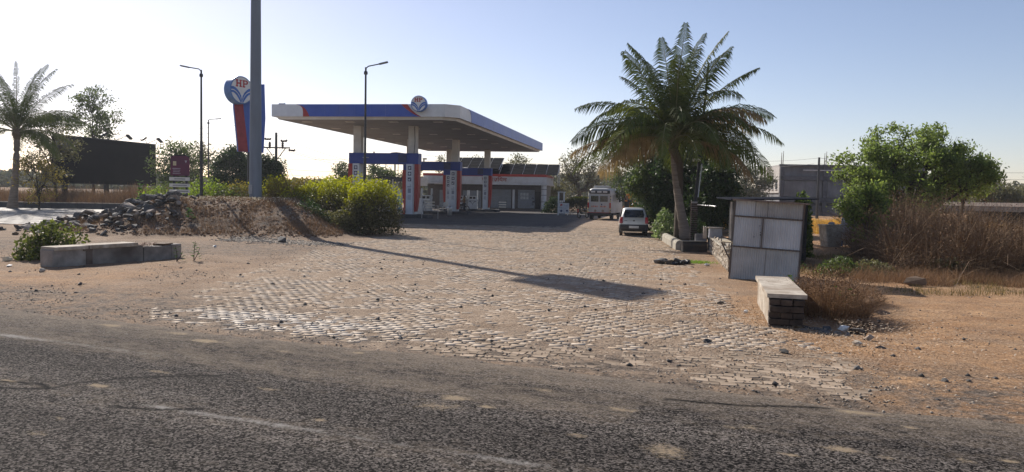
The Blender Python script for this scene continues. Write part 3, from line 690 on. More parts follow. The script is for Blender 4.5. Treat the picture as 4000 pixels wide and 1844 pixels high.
# ------------------------------------------------------------------ canopy
can = thing('station_canopy', 'large flat fuel station canopy with white, red and blue fascia on six square columns', 'canopy', ST, SY)
ZS, ZB, ZT = 6.75, 6.92, 7.76          # soffit, fascia bottom, fascia top above the yard
FL, FR, FC, FD, BR, BL = (-8.8, -5.0), (3.55, -5.0), (4.4, -4.2), (4.5, -1.3), (5.45, 31.3), (-8.1, 31.3)
out = [FL, FR, FC, FD, BR, BL]
def inset(poly, d):
    cx = sum(p[0] for p in poly) / len(poly); cy = sum(p[1] for p in poly) / len(poly); r = []
    for p in poly: r.append((p[0] + (d if p[0] < cx else -d), p[1] + (d if p[1] < cy else -d)))
    return r
i1 = inset(out, .25); i2 = inset(out, .35)
b = MB(); b.add([(x, y, ZT) for x, y in out] + [(x, y, ZB) for x, y in out], [tuple(range(6))] + [(i, 6 + i, 6 + (i + 1) % 6, (i + 1) % 6) for i in range(6)])
b.add([(x, y, ZB) for x, y in out] + [(x, y, ZB) for x, y in i1], [(i, 6 + i, 6 + (i + 1) % 6, (i + 1) % 6) for i in range(6)])
b.build('fascia', white, can)
b = MB(); b.add([(x, y, ZB) for x, y in i1] + [(x, y, ZS) for x, y in i2], [(i, 6 + i, 6 + (i + 1) % 6, (i + 1) % 6) for i in range(6)]); b.build('fascia_lip', white, can)
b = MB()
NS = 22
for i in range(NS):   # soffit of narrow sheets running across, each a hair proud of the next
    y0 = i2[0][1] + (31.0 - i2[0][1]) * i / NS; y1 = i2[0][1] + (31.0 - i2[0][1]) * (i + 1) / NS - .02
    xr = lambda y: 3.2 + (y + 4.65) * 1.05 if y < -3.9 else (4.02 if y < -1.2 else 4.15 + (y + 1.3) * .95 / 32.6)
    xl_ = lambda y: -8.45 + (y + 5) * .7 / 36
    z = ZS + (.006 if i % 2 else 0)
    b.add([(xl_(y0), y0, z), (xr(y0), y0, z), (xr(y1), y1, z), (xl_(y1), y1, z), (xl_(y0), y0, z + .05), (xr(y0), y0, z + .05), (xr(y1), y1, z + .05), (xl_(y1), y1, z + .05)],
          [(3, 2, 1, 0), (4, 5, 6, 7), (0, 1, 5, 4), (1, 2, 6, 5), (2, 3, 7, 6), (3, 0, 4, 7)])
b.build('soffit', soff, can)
Y0 = -5.0
def fx(px): return -8.8 + (px - 1052) * .01668
def zz(t): return ZT + (ZB - ZT) * t
TT = [0, .12, .28, .45, .62, .8, 1.0]
def curve(p, t): return p[0] + (p[1] - p[0]) * (1 - (1 - t) ** p[2])
cWl = [1160, 1178, 1187, 1190, 1191, 1191, 1191]; cBl = [1162, 1182, 1196, 1204, 1210, 1215, 1219]
cRr = [1610, 1616, 1625, 1636, 1649, 1664, 1688]; cWr = [1637, 1641, 1647, 1654, 1664, 1676, 1695]
b = MB(); b.strip([(fx(p), Y0 - .003, zz(t)) for p, t in zip(cWl, TT)], [(fx(p), Y0 - .003, zz(t)) for p, t in zip(cBl, TT)], .02)
b.build('fascia_red_flash', red, can)
b = MB(); b.strip([(fx(p), Y0 - .003, zz(t)) for p, t in zip(cRr, TT)], [(fx(p), Y0 - .003, zz(t)) for p, t in zip(cWr, TT)], .02)
b.build('fascia_red_flash', red, can)
def lerp_row(n):
    return [[fx(a) if k == 0 else (fx(c) if k == n else fx(1219 + (1610 - 1219) * k / n)) for a, c in zip(cBl, cRr)] for k in range(n + 1)]
rows = lerp_row(6)
rows[1] = [fx(1285)] * 7; rows[2] = [fx(1350)] * 7; rows[3] = [fx(1415)] * 7; rows[4] = [fx(1480)] * 7; rows[5] = [fx(1545)] * 7
for k in range(6):   # blue sheets, joints showing
    b = MB(); g_ = .004
    b.strip([(rows[k][i] + g_, Y0 - .003, zz(TT[i])) for i in range(7)], [(rows[k + 1][i] - g_, Y0 - .003, zz(TT[i])) for i in range(7)], .016); b.build('fascia_blue_sheet', blue, can)
# side fascia: white corner with curved end, then blue sheets down the side
sd_ = Vector((BR[0] - FD[0], BR[1] - FD[1], 0)); sl = sd_.length; sdn = sd_ / sl; so = Vector((sdn.y, -sdn.x, 0)) * .004
cs = [-.9, -.35, -.1, .0, .06, .1, .12]
for k in range(9):
    b = MB(); A = []; Bq = []
    for i in range(7):
        s0 = cs[i] + (sl - cs[i]) * k / 9 + .008; s1 = cs[i] + (sl - cs[i]) * (k + 1) / 9 - .008
        A.append(Vector((FD[0], FD[1], zz(TT[i]))) + sdn * s0 + so); Bq.append(Vector((FD[0], FD[1], zz(TT[i]))) + sdn * s1 + so)
    b.strip(A, Bq, .016); b.build('fascia_blue_sheet', blue, can)
roundel(can, .53, .34, (fx(1691), -5.28, ZT - .02))
roundel(can, .55, .34, (-8.55, -3.9, ZT - .32), rz=R(-78), rim=mat('grey_rim', (.16, .20, .30), .5))
cols = {}
for j, y0 in enumerate((0.0, 13.2, 27.7)):
    for i, x0 in enumerate((-.12, -4.37)):
        b = MB(); b.box((x0, y0, ZS / 2), (.60, .60, ZS - .004)); c = b.build('column', colm, can, bevel=.02); cols[(i, j)] = c
b = MB(); b.tube([(.05, -.32, ZS - .05), (.1, -.32, 5.6), (.0, -.32, 4.3), (.07, -.32, 3.9)], .018, 5); b.build('drooping_cable', black, can)
for i in range(4):
    for j in range(7):
        x0 = -7.0 + i * 3.2; y0 = -3.2 + j * 5.2; b = MB()
        b.box((x0, y0, ZS - .015), (.62, .42, .03)); l_ = b.build('downlight', lit, can)
# ------------------------------------------------------------------ gates: blue beam over two white totems with red wings
pict = mat('pictogram_navy', (.035, .04, .10), .5); blurb = mat('small_print', (.25, .28, .36), .6); tbeam = mat('blue_beam', (.03, .06, .28), .45, var=.06)
wpan = mat('white_totem_panel', (.60, .64, .70), .45, var=.05, scale=2, dirt=(.4, .4, .4), dirt_amt=.2)
def gate(y0, label, full=True):
    g = thing('pump_gate', label, 'pump gate', SW(0, y0), SY, 'pump gates under the canopy')
    b = MB(); b.box((-2.27, -.02, 4.33), (5.35, .9, .80)); bm_ = b.build('beam', tbeam, g, bevel=.02)
    b = MB(); b.box((-.78, -.53, 4.35), (.62, .03, .6)); b.build('beam_sign', mat('dark_blue_sign', (.03, .04, .12), .4), bm_)
    b = MB(); b.box((-3.6, -.527, 4.38), (.5, .012, .07)); b.build('dull_strip', mat('dull_letter', (.25, .26, .32), .6), bm_)
    for xc, s in ((-.10, 1), (-4.45, -1)):
        b = MB(); b.box((xc - .12 * s, -.42, 2.08), (.50, .34, 3.72)); w = b.build('totem_panel', wpan, g, bevel=.015)
        b = MB(); b.box((xc + .17 * s, -.22, 2.08), (.10, .4, 3.70)); b.build('totem_side', colm, g)
        b = MB(); prof = [(.22, 3.93), (.54, 3.93), (.54, 3.0), (.535, 2.4), (.51, 1.9), (.47, 1.3), (.40, .75), (.34, .45), (.22, .45)]
        A = [Vector((xc + s * p[0], .10, p[1])) for p in prof]; A = A if s > 0 else A[::-1]
        b.plate(A, -.55); b.build('red_wing', red, g)
        for q in range(3):
            zc = 3.65 - q * .42; b = MB(); b.box((xc - .10 * s, -.595, zc), (.26, .012, .28)); pc = b.build('pictogram', pict, g)
            b = MB()
            if q == 0: b.box((xc - .12 * s, -.604, zc + .0), (.10, .008, .17)); b.box((xc - .03 * s, -.604, zc + .02), (.02, .008, .14))
            elif q == 1: b.lathe([(.085, 0), (.085, .008)], 14, 'y', (xc - .10 * s, -.609, zc)); 
            else: b.box((xc - .12 * s, -.604, zc - .03), (.13, .008, .10)); b.box((xc - .05 * s, -.604, zc + .06), (.05, .008, .05))
            b.build('symbol', wpan, pc)
        b = MB(); b.box((xc - .1 * s, -.594, 2.27), (.30, .010, .07)); b.box((xc - .02 * s, -.594, 2.40), (.07, .012, .07)); b.box((xc - .1 * s, -.594, 1.98), (.24, .010, .34))
        for q in range(5): b.box((xc - .1 * s, -.594, 1.66 - q * .075), (.26, .010, .035))
        b.build('notice', blurb, g)
    return g
gate(0, 'blue beam gate on white totems with red wings, the one nearest the road')
gate(13.2, 'blue beam gate on white totems with red wings, middle one of the three')
gate(27.7, 'blue beam gate on white totems with red wings, farthest back by the shop')
kerbm = mat('dark_kerb_paint', (.05, .05, .055), .8, var=.3, scale=3, bump=.01)
def island(y0, label):
    b = MB(); b.rings([(-.1, -5.3, 1.25, -.95, .95, .3), (.22, -5.3, 1.25, -.95, .95, .3), (.26, -5.24, 1.19, -.89, .89, .28)], 4)
    o = b.build('pump_island', kerbm, None); o.location = SW(0, y0); o.rotation_euler = (0, 0, SY); tag(o, label, 'island', 'raised pump islands')
island(0, 'raised dark kerbed pump island under the nearest gate'); island(13.2, 'raised dark kerbed pump island under the middle gate'); island(27.7, 'raised dark kerbed pump island under the farthest gate')

# ------------------------------------------------------------------ fuel dispensers
dwhite = mat('dispenser_white', (.58, .60, .62), .4, var=.08, dirt=(.35, .33, .3)); dgrey = mat('dispenser_grey', (.16, .17, .19), .4)
screen = mat('dark_screen', (.01, .012, .02), .15)
def dispenser(x0, y0, label, grp='fuel dispensers on the islands', first=[None]):
    d = thing('fuel_dispenser', label, 'fuel dispenser', SW(x0, y0, .26), SY, grp)
    b = MB(); b.rings([(0, -.42, .42, -.27, .27, .04), (.9, -.42, .42, -.27, .27, .04)], 2); b.build('cabinet', dwhite, d)
    b = MB(); b.rings([(.93, -.40, .40, -.25, .25, .03), (1.42, -.40, .40, -.25, .25, .03)], 2); h = b.build('display_head', dwhite, d)
    for k in (-.19, .19):
        b = MB(); b.box((k, -.262, 1.22), (.28, .02, .22)); b.build('screen', screen, h)
    for k in (-.47, .47):
        b = MB(); b.box((k, 0, 1.02), (.10, .34, 2.04)); b.build('post', dwhite, d, bevel=.01)
    b = MB(); b.box((0, -.26, .87), (.8, .03, .05)); b.build('trim', dgrey, d)
    for s in (-1, 1):
        b = MB(); poly_xz(b, plume(s, PL1A, PL1B), 0, .78, .38, .42, -.275, .01); b.build('plume', dgrey, d)
        b = MB(); b.tube([(s * .54, -.05, 1.5), (s * .72, -.1, 1.0), (s * .7, -.12, .45), (s * .58, -.1, .25), (s * .56, -.1, .8)], .022, 5); hs = b.build('hose', black, d)
        b = MB(); b.box((s * .56, -.12, .95), (.05, .16, .2)); b.build('nozzle', dgrey, hs)
    return d
dispenser(-2.8, 13.2, 'white fuel dispenser partly hidden behind the nearest right totem, with black hoses')
dispenser(-1.55, 27.2, 'white fuel dispenser with grey plume emblem beside the motorcycle rider')
dispenser(-2.75, 27.7, 'white fuel dispenser behind the standing attendant in yellow shirt')
dispenser(-2.1, 0.1, 'white fuel dispenser on the nearest island, mostly behind the hedge')

# ------------------------------------------------------------------ things standing about the islands
plw = mat('white_plastic', (.62, .60, .55), .45, var=.08); aqua = mat('blue_water_tint', (.10, .28, .42), .3)
c = SW(-.72, 12.0, .26); ch = thing('plastic_chair', 'white plastic armchair standing in front of the middle gate', 'chair', c, SY)
b = MB()
for sx in (-1, 1): 
    for sy in (-1, 1): b.tube([(sx * .25, sy * .22, 0), (sx * .22, sy * .19, .42)], [.02, .026], 6)
b.build('legs', plw, ch); b = MB(); b.box((0, 0, .42), (.46, .44, .035)); b.build('seat', plw, ch, bevel=.012)
b = MB(); A = []; Bq = []
for k in range(9):
    w = R(20 + 140 * k / 8); A.append((.25 * math.cos(w), .20 * math.sin(w), .46)); Bq.append((.27 * math.cos(w), .24 * math.sin(w), .62 + .24 * math.sin(w)))
vsn = A + Bq; b.add(vsn + [(x * .93, y * .93, z) for x, y, z in vsn], [(i, i + 1, 10 + i, 9 + i) for i in range(8)] + [(18 + i, 27 + i, 28 + i, 19 + i) for i in range(8)] + [(9 + i, 10 + i, 28 + i, 27 + i) for i in range(8)]); b.build('backrest', plw, ch)
for s in (-1, 1): b = MB(); b.tube([(s * .27, .1, .62), (s * .29, -.12, .64), (s * .27, -.2, .42)], .018, 6); b.build('armrest', plw, ch)
def rack(x0, y0, label):
    r_ = thing('oil_rack', label, 'rack', SW(x0, y0, .26), SY, 'small striped racks between the islands')
    b = MB()
    for s in (-1, 1): b.tube([(s * .42, 0, 0), (s * .42, 0, 1.0)], .018, 5)
    b.build('frame', dark, r_)
    for k in range(3): b = MB(); b.box((0, 0, .28 + k * .26), (.82, .22, .10)); b.build('shelf', plw, r_, bevel=.01)
rack(-2.0, 11.6, 'small rack with three white shelves left of the plastic chair'); rack(1.75, 27.2, 'small rack with three white shelves in front of the shop shutters')
t = thing('water_cooler', 'tall grey dispenser column with pale blue bottle at the nearest island', 'water cooler', SW(-.95, -.55, .26), SY)
b = MB(); b.box((0, 0, .9), (.34, .3, 1.8)); b.build('cabinet', dwhite, t, bevel=.02); b = MB(); b.box((0, -.16, .75), (.26, .04, 1.1)); b.build('blue_front', aqua, t)
t = thing('fire_extinguisher', 'small red fire extinguisher on the nearest island beside the blue cooler', 'extinguisher', SW(-.55, -.75, .26), SY)
b = MB(); b.lathe([(.07, 0), (.08, .05), (.08, .42), (.03, .52)], 12); b.build('cylinder', red, t, smooth=True); b = MB(); b.tube([(0, 0, .5), (.02, 0, .6), (.1, 0, .55), (.12, 0, .2)], .014, 5); b.build('hose', black, t)
t = thing('waste_bin', 'shiny steel waste bin with domed lid between the two front gates', 'bin', SW(.75, 7.8, 0), SY)
b = MB(); b.lathe([(.19, 0), (.2, .02), (.2, .62)], 18); b.build('barrel', chrome, t, smooth=True); b = MB(); b.lathe([(.21, .62), (.21, .66), (.14, .76), (.02, .8)], 18); b.build('lid', chrome, t, smooth=True)
t = thing('barrier_frame', 'low grey tubular barrier frame at the corner of the nearest island', 'barrier', SW(.95, -1.2, 0), SY)
b = MB(); b.tube([(0, 0, 0), (0, 0, .95)], .022, 6); b.tube([(1.2, 0, 0), (1.2, 0, .95)], .022, 6); b.build('posts', chrome, t)
for z in (.92, .55, .74): b = MB(); b.tube([(0, 0, z), (1.2, 0, z)], .018, 6); b.build('rail', chrome, t)
t = thing('air_tower', 'white air and water kiosk on short island left of the middle gate', 'air tower', SW(-2.4, 9.6, 0), SY)
b = MB(); b.rings([(0, -.28, .28, -.2, .2, .04), (1.3, -.28, .28, -.2, .2, .04), (1.42, -.2, .2, -.16, .16, .04)], 2); b.build('cabinet', dwhite, t); b = MB(); b.tube([(.3, 0, 1.1), (.45, 0, .7), (.35, 0, .3)], .025, 5); b.build('hose', black, t)

# ------------------------------------------------------------------ lone pump with poster, at the yard edge
t = thing('poster_pump', 'tall white pump post with a printed poster board standing alone right of the shop', 'fuel dispenser', on(*G(2198, 841, .25).xy), R(-8))
b = MB(); b.box((-.42, 0, 1.1), (.14, .4, 2.2)); b.box((.1, 0, 1.75), (.12, .4, .9)); b.build('post', dwhite, t); b = MB(); b.box((-.16, 0, 2.22), (.74, .46, .07)); b.build('cap', dwhite, t)
b = MB(); b.box((-.16, .02, 1.72), (.38, .3, .85)); b.box((-.16, -.14, 1.3), (.36, .06, .3)); hd = b.build('display_head', screen, t)
b = MB(); b.box((-.1, .03, .52), (.62, .36, 1.04)); b.build('cabinet', dgrey, t)
for k in range(2): b = MB(); b.box((-.25 + k * .18, -.18, 1.32), (.13, .02, .2)); b.build('dial', plw, hd)
poster = mat('poster_print', (.42, .44, .50), .6, (.62, .62, .62), scale=6)
b = MB(); b.box((.12, -.25, .68), (.98, .03, 1.0)); po = b.build('poster_board', poster, t)
b = MB(); b.box((-.13, -.269, 1.0), (.20, .008, .16)); b.box((-.19, -.269, .92), (.10, .008, .08)); b.build('red_mark', red, po)
b = MB(); b.lathe([(.11, 0), (.11, .008)], 14, 'y', (-.13, -.275, .42)); b.lathe([(.1, 0), (.1, .008)], 14, 'y', (.42, -.275, .45)); b.build('dark_portrait', pict, po)
b = MB(); b.box((.28, -.269, .98), (.42, .008, .05)); b.box((.28, -.269, .86), (.42, .008, .05)); b.box((.1, -.269, .72), (.7, .008, .04)); b.build('print_lines', blurb, po)
b = MB(); b.tube([(.45, -.3, 0), (.68, -.3, .42)], .03, 5); b.build('prop', plw, t)

# ------------------------------------------------------------------ shop
shop = thing('station_shop', 'low flat-roofed station shop with white fascia, red top stripe and grey shutters', 'building', (3.95, 92.0, .25), SY)
swall = mat('shop_wall', (.16, .15, .15), .7, var=.15); stile = mat('dark_wall_tile', (.07, .06, .06), .45); shut = mat('roller_shutter', (.20, .22, .25), .5, metal=.2, var=.1, dirt=(.2, .2, .2))
fas = mat('shop_fascia_white', (.50, .51, .53), .55, var=.06, dirt=(.36, .33, .3)); Wd = 15.2
b = MB(); b.box((-Wd / 2, 4.4, 1.7), (Wd - .6, 6.4, 3.3)); b.box((-Wd / 2 + 1.0, .3, .12), (Wd - 2, 1.8, .24)); b.build('wall', stile, shop)
b = MB(); b.box((-Wd / 2, 3.9, 3.72), (Wd, 7.8, .74)); b.build('fascia', fas, shop)
b = MB(); b.box((-Wd / 2, 3.9, 4.24), (Wd + .06, 7.86, .29)); b.build('fascia_stripe', red, shop)
b = MB(); b.box((-Wd / 2, 3.85, 3.22), (Wd + .25, 8.0, .22)); b.build('eave', fas, shop)
b = MB(); b.box((-Wd / 2 - .3, -.0, 3.66), (2.8, .10, .42)); tb = b.build('sign_board', mat('dark_red_board', (.13, .06, .06), .6), shop)
text('पेट्रोलियम', .66, mat('maroon_letter', (.24, .05, .05), .5), shop, (-6.3, -.02, 3.70), name='lettering', ext=.03, bold=.012, sx=1.2)
tb.location = (0, .09, 0)
for x0, x1, z1 in ((-6.9, -4.4, 2.55), (-3.55, -.95 - .55, 2.55)):
    b = MB(); nS = 12
    for k in range(nS): b.box(((x0 + x1) / 2, 1.17 - .02 * (k % 2), .3 + (z1 - .3) * (k + .5) / nS), (x1 - x0, .03, (z1 - .3) / nS - .01))
    s_ = b.build('shutter', shut, shop)
for k, xx in enumerate((-3.1, -2.75, -2.4, -3.1, -2.75, -2.4)):
    b = MB(); b.box((xx, 1.11, 2.0 - .42 * (k // 3)), (.28, .01, .34)); b.build('notice_paper', mat('pasted_paper', (.36, .38, .40), .8), shop)
b = MB(); b.box((-4.05, .95, 1.4), (.26, .3, 2.3)); b.build('pillar', fas, shop)
b = MB(); b.box((-.95, 1.19, 1.3), (.95, .03, 2.1)); dr = b.build('door', screen, shop); b = MB(); b.box((-.62, 1.15, 1.7), (.04, .04, .7)); b.build('handle', chrome, dr)
b = MB(); b.lathe([(.33, .2), (.33, 3.1)], 20, 'z', (-.3, .45, 0)); cl_ = b.build('round_pillar', fas, shop, smooth=True)
for z in (1.1, 1.9, 2.6): b = MB(); b.lathe([(.342, z), (.342, z + .06)], 20, 'z', (-.3, .45, 0)); b.build('band', dark, cl_)
b = MB(); b.box((-9.3, 1.16, 1.3), (2.3, .02, 2.1)); b.box((-12.3, 1.16, 1.3), (2.2, .02, 2.1)); b.build('side_shutters', shut, shop)
b = MB(); b.box((-15.3, -.6, 3.3), (1.6, .2, 1.05)); b.build('light_box', plw, shop)
b = MB(); b.box((-12.6, .9, 3.45), (2.8, .1, .8)); b.build('white_board', plw, shop)
# solar arrays on the shop roof: each panel a part
pv_ = mat('solar_cell', (.010, .011, .014), .9, var=.2, scale=2, spec=.03)
def array(name, label, c, nx, ny, w, h, tilt, rz):
    a = thing('solar_array', label, 'solar array', c, rz, 'solar arrays on the shop roof'); rt = Matrix.Rotation(tilt, 3, 'X')
    for i in range(nx):
        for j in range(ny):
            b = MB(); p = rt @ Vector(((i - nx / 2 + .5) * w, (j + .5) * h, 0)); b.box(p + Vector((0, 0, .9)), (w - .07, h - .06, .05), rot=rt); b.build('solar_panel', pv_, a)
    for i in range(nx + 1):
        b = MB(); p0 = rt @ Vector(((i - nx / 2) * w, -.1, -.05)) + Vector((0, 0, .9)); p1 = rt @ Vector(((i - nx / 2) * w, ny * h + .1, -.05)) + Vector((0, 0, .9)); b.tube([p0, p1], .045, 4)
        if i % 2 == 0: b.tube([p0 + Vector((0, .6, 0)), (p0.x, p0.y + .6, -.4)], .035, 4); b.tube([p1 - Vector((0, .5, .1)), (p1.x, p1.y - .5, -.4)], .035, 4)
        b.build('rafter', chrome, a)
    return a
e = P(2040, 680, 95); array('solar_array', 'dark solar array of many panels on the shop roof, right one', (e.x, 94.5, 3.75), 6, 3, 1.45, 1.0, R(28), SY)
e = P(1855, 665, 96); array('solar_array', 'dark solar array seen between the rear columns, left one on the shop roof', (e.x - .3, 95.5, 4.4), 5, 4, 1.35, .95, R(24), SY)
t = thing('water_tank', 'white roof water tank under the left solar array', 'water tank', P(1818, 676, 95)); b = MB(); b.lathe([(.55, -.6), (.58, .4), (.4, .62), (.15, .68)], 20); b.build('tank', plw, t, smooth=True)

# ================================================================== POLES AND SIGNS
polem = mat('grey_pole_paint', (.17, .20, .24), .55, metal=.1, var=.08, scale=1.5, dirt=(.18, .17, .16), dirt_amt=.3, stretch=(3, 3, .4))
px0 = P(998, 782, 38.7); up_ = thing('unipole', 'very tall thick grey steel pole rising out of the picture from behind the earth mound', 'pole', (px0.x, 38.7, 1.2))
b = MB(); b.tube([(0, 0, -1.3), (0, 0, 3.5)], [.31, .29], 28); b.tube([(0, 0, 3.5), (0, 0, 16.0)], [.288, .20], 28); b.build('pole', polem, up_, smooth=True)
b = MB(); b.box((-.16, -.30, .86), (.17, .03, .44)); b.build('notice_plate', mat('plate_grey', (.35, .36, .37), .5), up_)
b = MB(); b.box((0, 0, 0), (2.0, .6, 2.4)); hb = b.build('board', dark, up_); hb.location = (0, 0, 15.95); hb.rotation_euler = (0, 0, R(58))

sy = R(45); tp = P(948, 600, 46.5); tot = thing('price_totem', 'blue and red station totem sign with round white emblem drum, behind the tall grey pole', 'totem sign', (tp.x + .38, 46.5, .25), sy)
def tz(py): return P(940, py, 46.5).z - .25
z0, z1 = tz(594), tz(322)
b = MB(); H_ = z1 - z0
prof = [(-.72, z0), (-.86, z0 + .35 * H_), (-.98, z0 + .62 * H_), (-1.0, z0 + .88 * H_), (-1.0, z0 + .93 * H_), (.95, z1), (1.02, z0 + .5 * H_), (.90, z0)]
b.plate([(x_, .2, z_) for x_, z_ in prof[::-1]], .0001 + .4) if False else b.plate([(x_, .06, z_) for x_, z_ in prof], -.14)
body = b.build('panel', mat('totem_blue', (.055, .12, .42), .4, var=.05), tot)
L_ = [(-.70, z0 + .01), (-.84, z0 + .35 * H_), (-.955, z0 + .62 * H_), (-.97, z0 + .80 * H_)]; R_ = [(-.10, z0 + .01), (-.26, z0 + .35 * H_), (-.40, z0 + .62 * H_), (-.44, z0 + .80 * H_)]
b = MB(); b.strip([(x_, -.102, z_) for x_, z_ in L_], [(x_, -.102, z_) for x_, z_ in R_], -.02 if False else .02); b.build('red_band', mat('totem_red', (.30, .04, .05), .45), tot)
for zc, m_, w_ in ((.56, 'green_square', .16), (.37, 'orange_square', .16)):
    b = MB(); b.box((.30, -.092, z0 + H_ * zc), (.34, .02, .22)); b.build('price_square', mat(m_, (.03, .10, .09) if 'green' in m_ else (.32, .08, .04), .5), tot)
b = MB(); b.box((.36, -.094, z0 + H_ * .12), (.5, .02, .27)); wl_ = b.build('white_label', plw, tot); text('R', .2, navy, tot, (.22, -.11, z0 + H_ * .12), name='lettering')
roundel(tot, .81, .56, (-.90, -.52, tz(362)), rz=R(12), rim=mat('totem_rim', (.09, .19, .42), .45))
b = MB(); b.box((0, 0, z0 / 2), (.16, .16, z0)); b.box((.5, 0, z0 / 2), (.14, .14, z0)); b.build('leg', dark, tot)

lampm = mat('lamp_pole_dark', (.05, .05, .052), .5, metal=.3, scale=3)
def street_lamp(px, ptop, y, arm_px, arm_py, label):
    f = P(px, ptop, y); z0 = gz(f.x, y); t = thing('street_lamp', label, 'street lamp', (f.x, y, z0), 0, 'street lamps along the forecourt edge')
    h = f.z - z0; b = MB(); b.tube([(0, 0, -.1), (0, 0, h * .45)], [.085, .075], 10); b.tube([(0, 0, h * .45), (0, 0, h)], [.062, .045], 10); b.build('pole', lampm, t, smooth=True)
    e = P(arm_px, arm_py, y); d = Vector((e.x - f.x, 0, e.z - f.z)); b = MB(); b.tube([(0, 0, h - .06), d * .12 + Vector((0, 0, h + .02)), d * .7 + Vector((0, 0, h))], .03, 6); b.build('arm', lampm, t)
    b = MB(); u = d.normalized(); ang = math.atan2(u.z, abs(u.x)); rot = Matrix.Rotation(-ang if u.x > 0 else ang, 3, 'Y'); b.box(Vector((0, 0, h)) + d * .83, (d.length * .42, .2, .07), rot=rot); b.build('lamp_head', grey, t, bevel=.015)
    b = MB(); b.lathe([(.09, h - .35), (.1, h - .3), (.09, h - .2)], 8); b.build('collar', lampm, t)
    return t
street_lamp(786, 273, 39.5, 708, 257, 'street lamp with its arm to the left, beside the small purple board')
street_lamp(814, 468, 66, 861, 463, 'small distant street lamp wrapped in loose wire, behind the left street lamp')
street_lamp(1429, 263, 38.2, 1512, 243, 'street lamp with its arm to the right, in front of the canopy')

# big black hoarding
a0 = P(211, 525, 72); a1 = P(606, 573, 85); w_ = (Vector((a1.x, a1.y)) - Vector((a0.x, a0.y))).length; ang = math.atan2(a1.y - a0.y, a1.x - a0.x)
bb = thing('hoarding', 'large blank black roadside hoarding on three posts with lamps along its top', 'billboard', (a0.x, a0.y, 0), ang)
zb, zt = P(211, 714, 72).z, a0.z
b = MB(); b.box((w_ / 2, .12, (zb + zt) / 2), (w_, .24, zt - zb)); b.build('board', mat('black_flex_sheet', (.006, .006, .007), .9, spec=.1, var=.2, scale=.6, dirt=(.02, .018, .02)), bb)
b = MB()
for z in (zb, zt): b.box((w_ / 2, -.01, z), (w_ + .1, .1, .08))
for x_ in (0, w_): b.box((x_, -.012, (zb + zt) / 2), (.08, .1, zt - zb + .1))
b.build('frame', black, bb)
b = MB(); b.box((1.0, -.02, zt - .95), (1.6, .03, 1.5)); b.build('torn_sheet', mat('faded_sheet', (.10, .11, .13), .7), bb)
for i, px in enumerate((260, 423, 565)):
    t_ = (px - 211) / 395; x_ = w_ * t_ * .85 / (1 - t_ * (1 - .85)); b = MB(); b.box((x_, .3, zb / 2 + .1), (.42, .3, zb + .2)); b.build('post', black, bb)
for k, px in enumerate((385, 470, 540, 600)):
    t_ = (px - 211) / 395; x_ = w_ * min(.98, t_ * .9 / (1 - t_ * .12)); s = 1 if k % 2 else -1; b = MB()
    b.tube([(x_ - s * 1.0, -.0, zt), (x_, -.5, zt + .55)], .03, 5); fl = b.build('lamp_arm', grey, bb); b = MB(); b.box((x_ + s * .25, -.6, zt + .45), (.7, .3, .2), rot=Matrix.Rotation(s * R(30), 3, 'Y')); b.build('floodlight', dark, fl)

# small purple notice board on two posts
q = P(704, 775, 40.5); pb = thing('notice_board', 'small purple notice board on two posts with three white name planks below', 'sign', (q.x, 40.5, gz(q.x, 40.5)), R(8))
zz0 = pb.location.z; zt_ = P(700, 612, 40.5).z - zz0; zb_ = P(700, 686, 40.5).z - zz0
prp = mat('purple_print', (.085, .03, .06), .5, (.16, .03, .07), scale=1.2)
b = MB(); b.plate([(-.47, -.04, zb_), (.47, -.04, zb_), (.47, -.04, zt_ - .04), (.3, -.04, zt_ + .04), (-.3, -.04, zt_ + .04), (-.47, -.04, zt_ - .04)], -.07); bo = b.build('board', prp, pb)
b = MB(); b.tube([(-.47, 0, zt_ - .02), (-.25, 0, zt_ + .07), (.25, 0, zt_ + .07), (.47, 0, zt_ - .02)], .035, 6); b.build('arched_top', dark, pb)
b = MB(); b.box((-.26, -.05, zt_ - .36), (.16, .012, .22)); b.build('cream_mark', mat('cream_print', (.55, .48, .30), .6), bo)
b = MB()
for k in range(4): b.box((-.17 + (k % 2) * .01, -.05, zt_ - .62 - .085 * k), (.40 - .04 * (k % 3), .012, .03))
b.plate([(.24, -.05, zt_ - .2), (.30, -.05, zt_ - .34), (.37, -.05, zt_ - .2)], .012)
b.build('print_lines', mat('pale_print', (.35, .30, .34), .6), bo)
for x_ in (-.3, .32): b = MB(); b.box((x_, .02, zb_ / 2), (.11, .07, zb_ + .6)); b.build('post', dark, pb)
for k, py in enumerate((699, 724, 747)):
    zc = P(700, py, 40.5).z - zz0; b = MB(); b.box((-.02, -.05, zc), (1.02, .03, .18)); pl_ = b.build('name_plank', plw, pb); b = MB(); b.box((0, -.068, zc), (.55 + .15 * k, .008, .05)); b.build('print', grey, pl_)

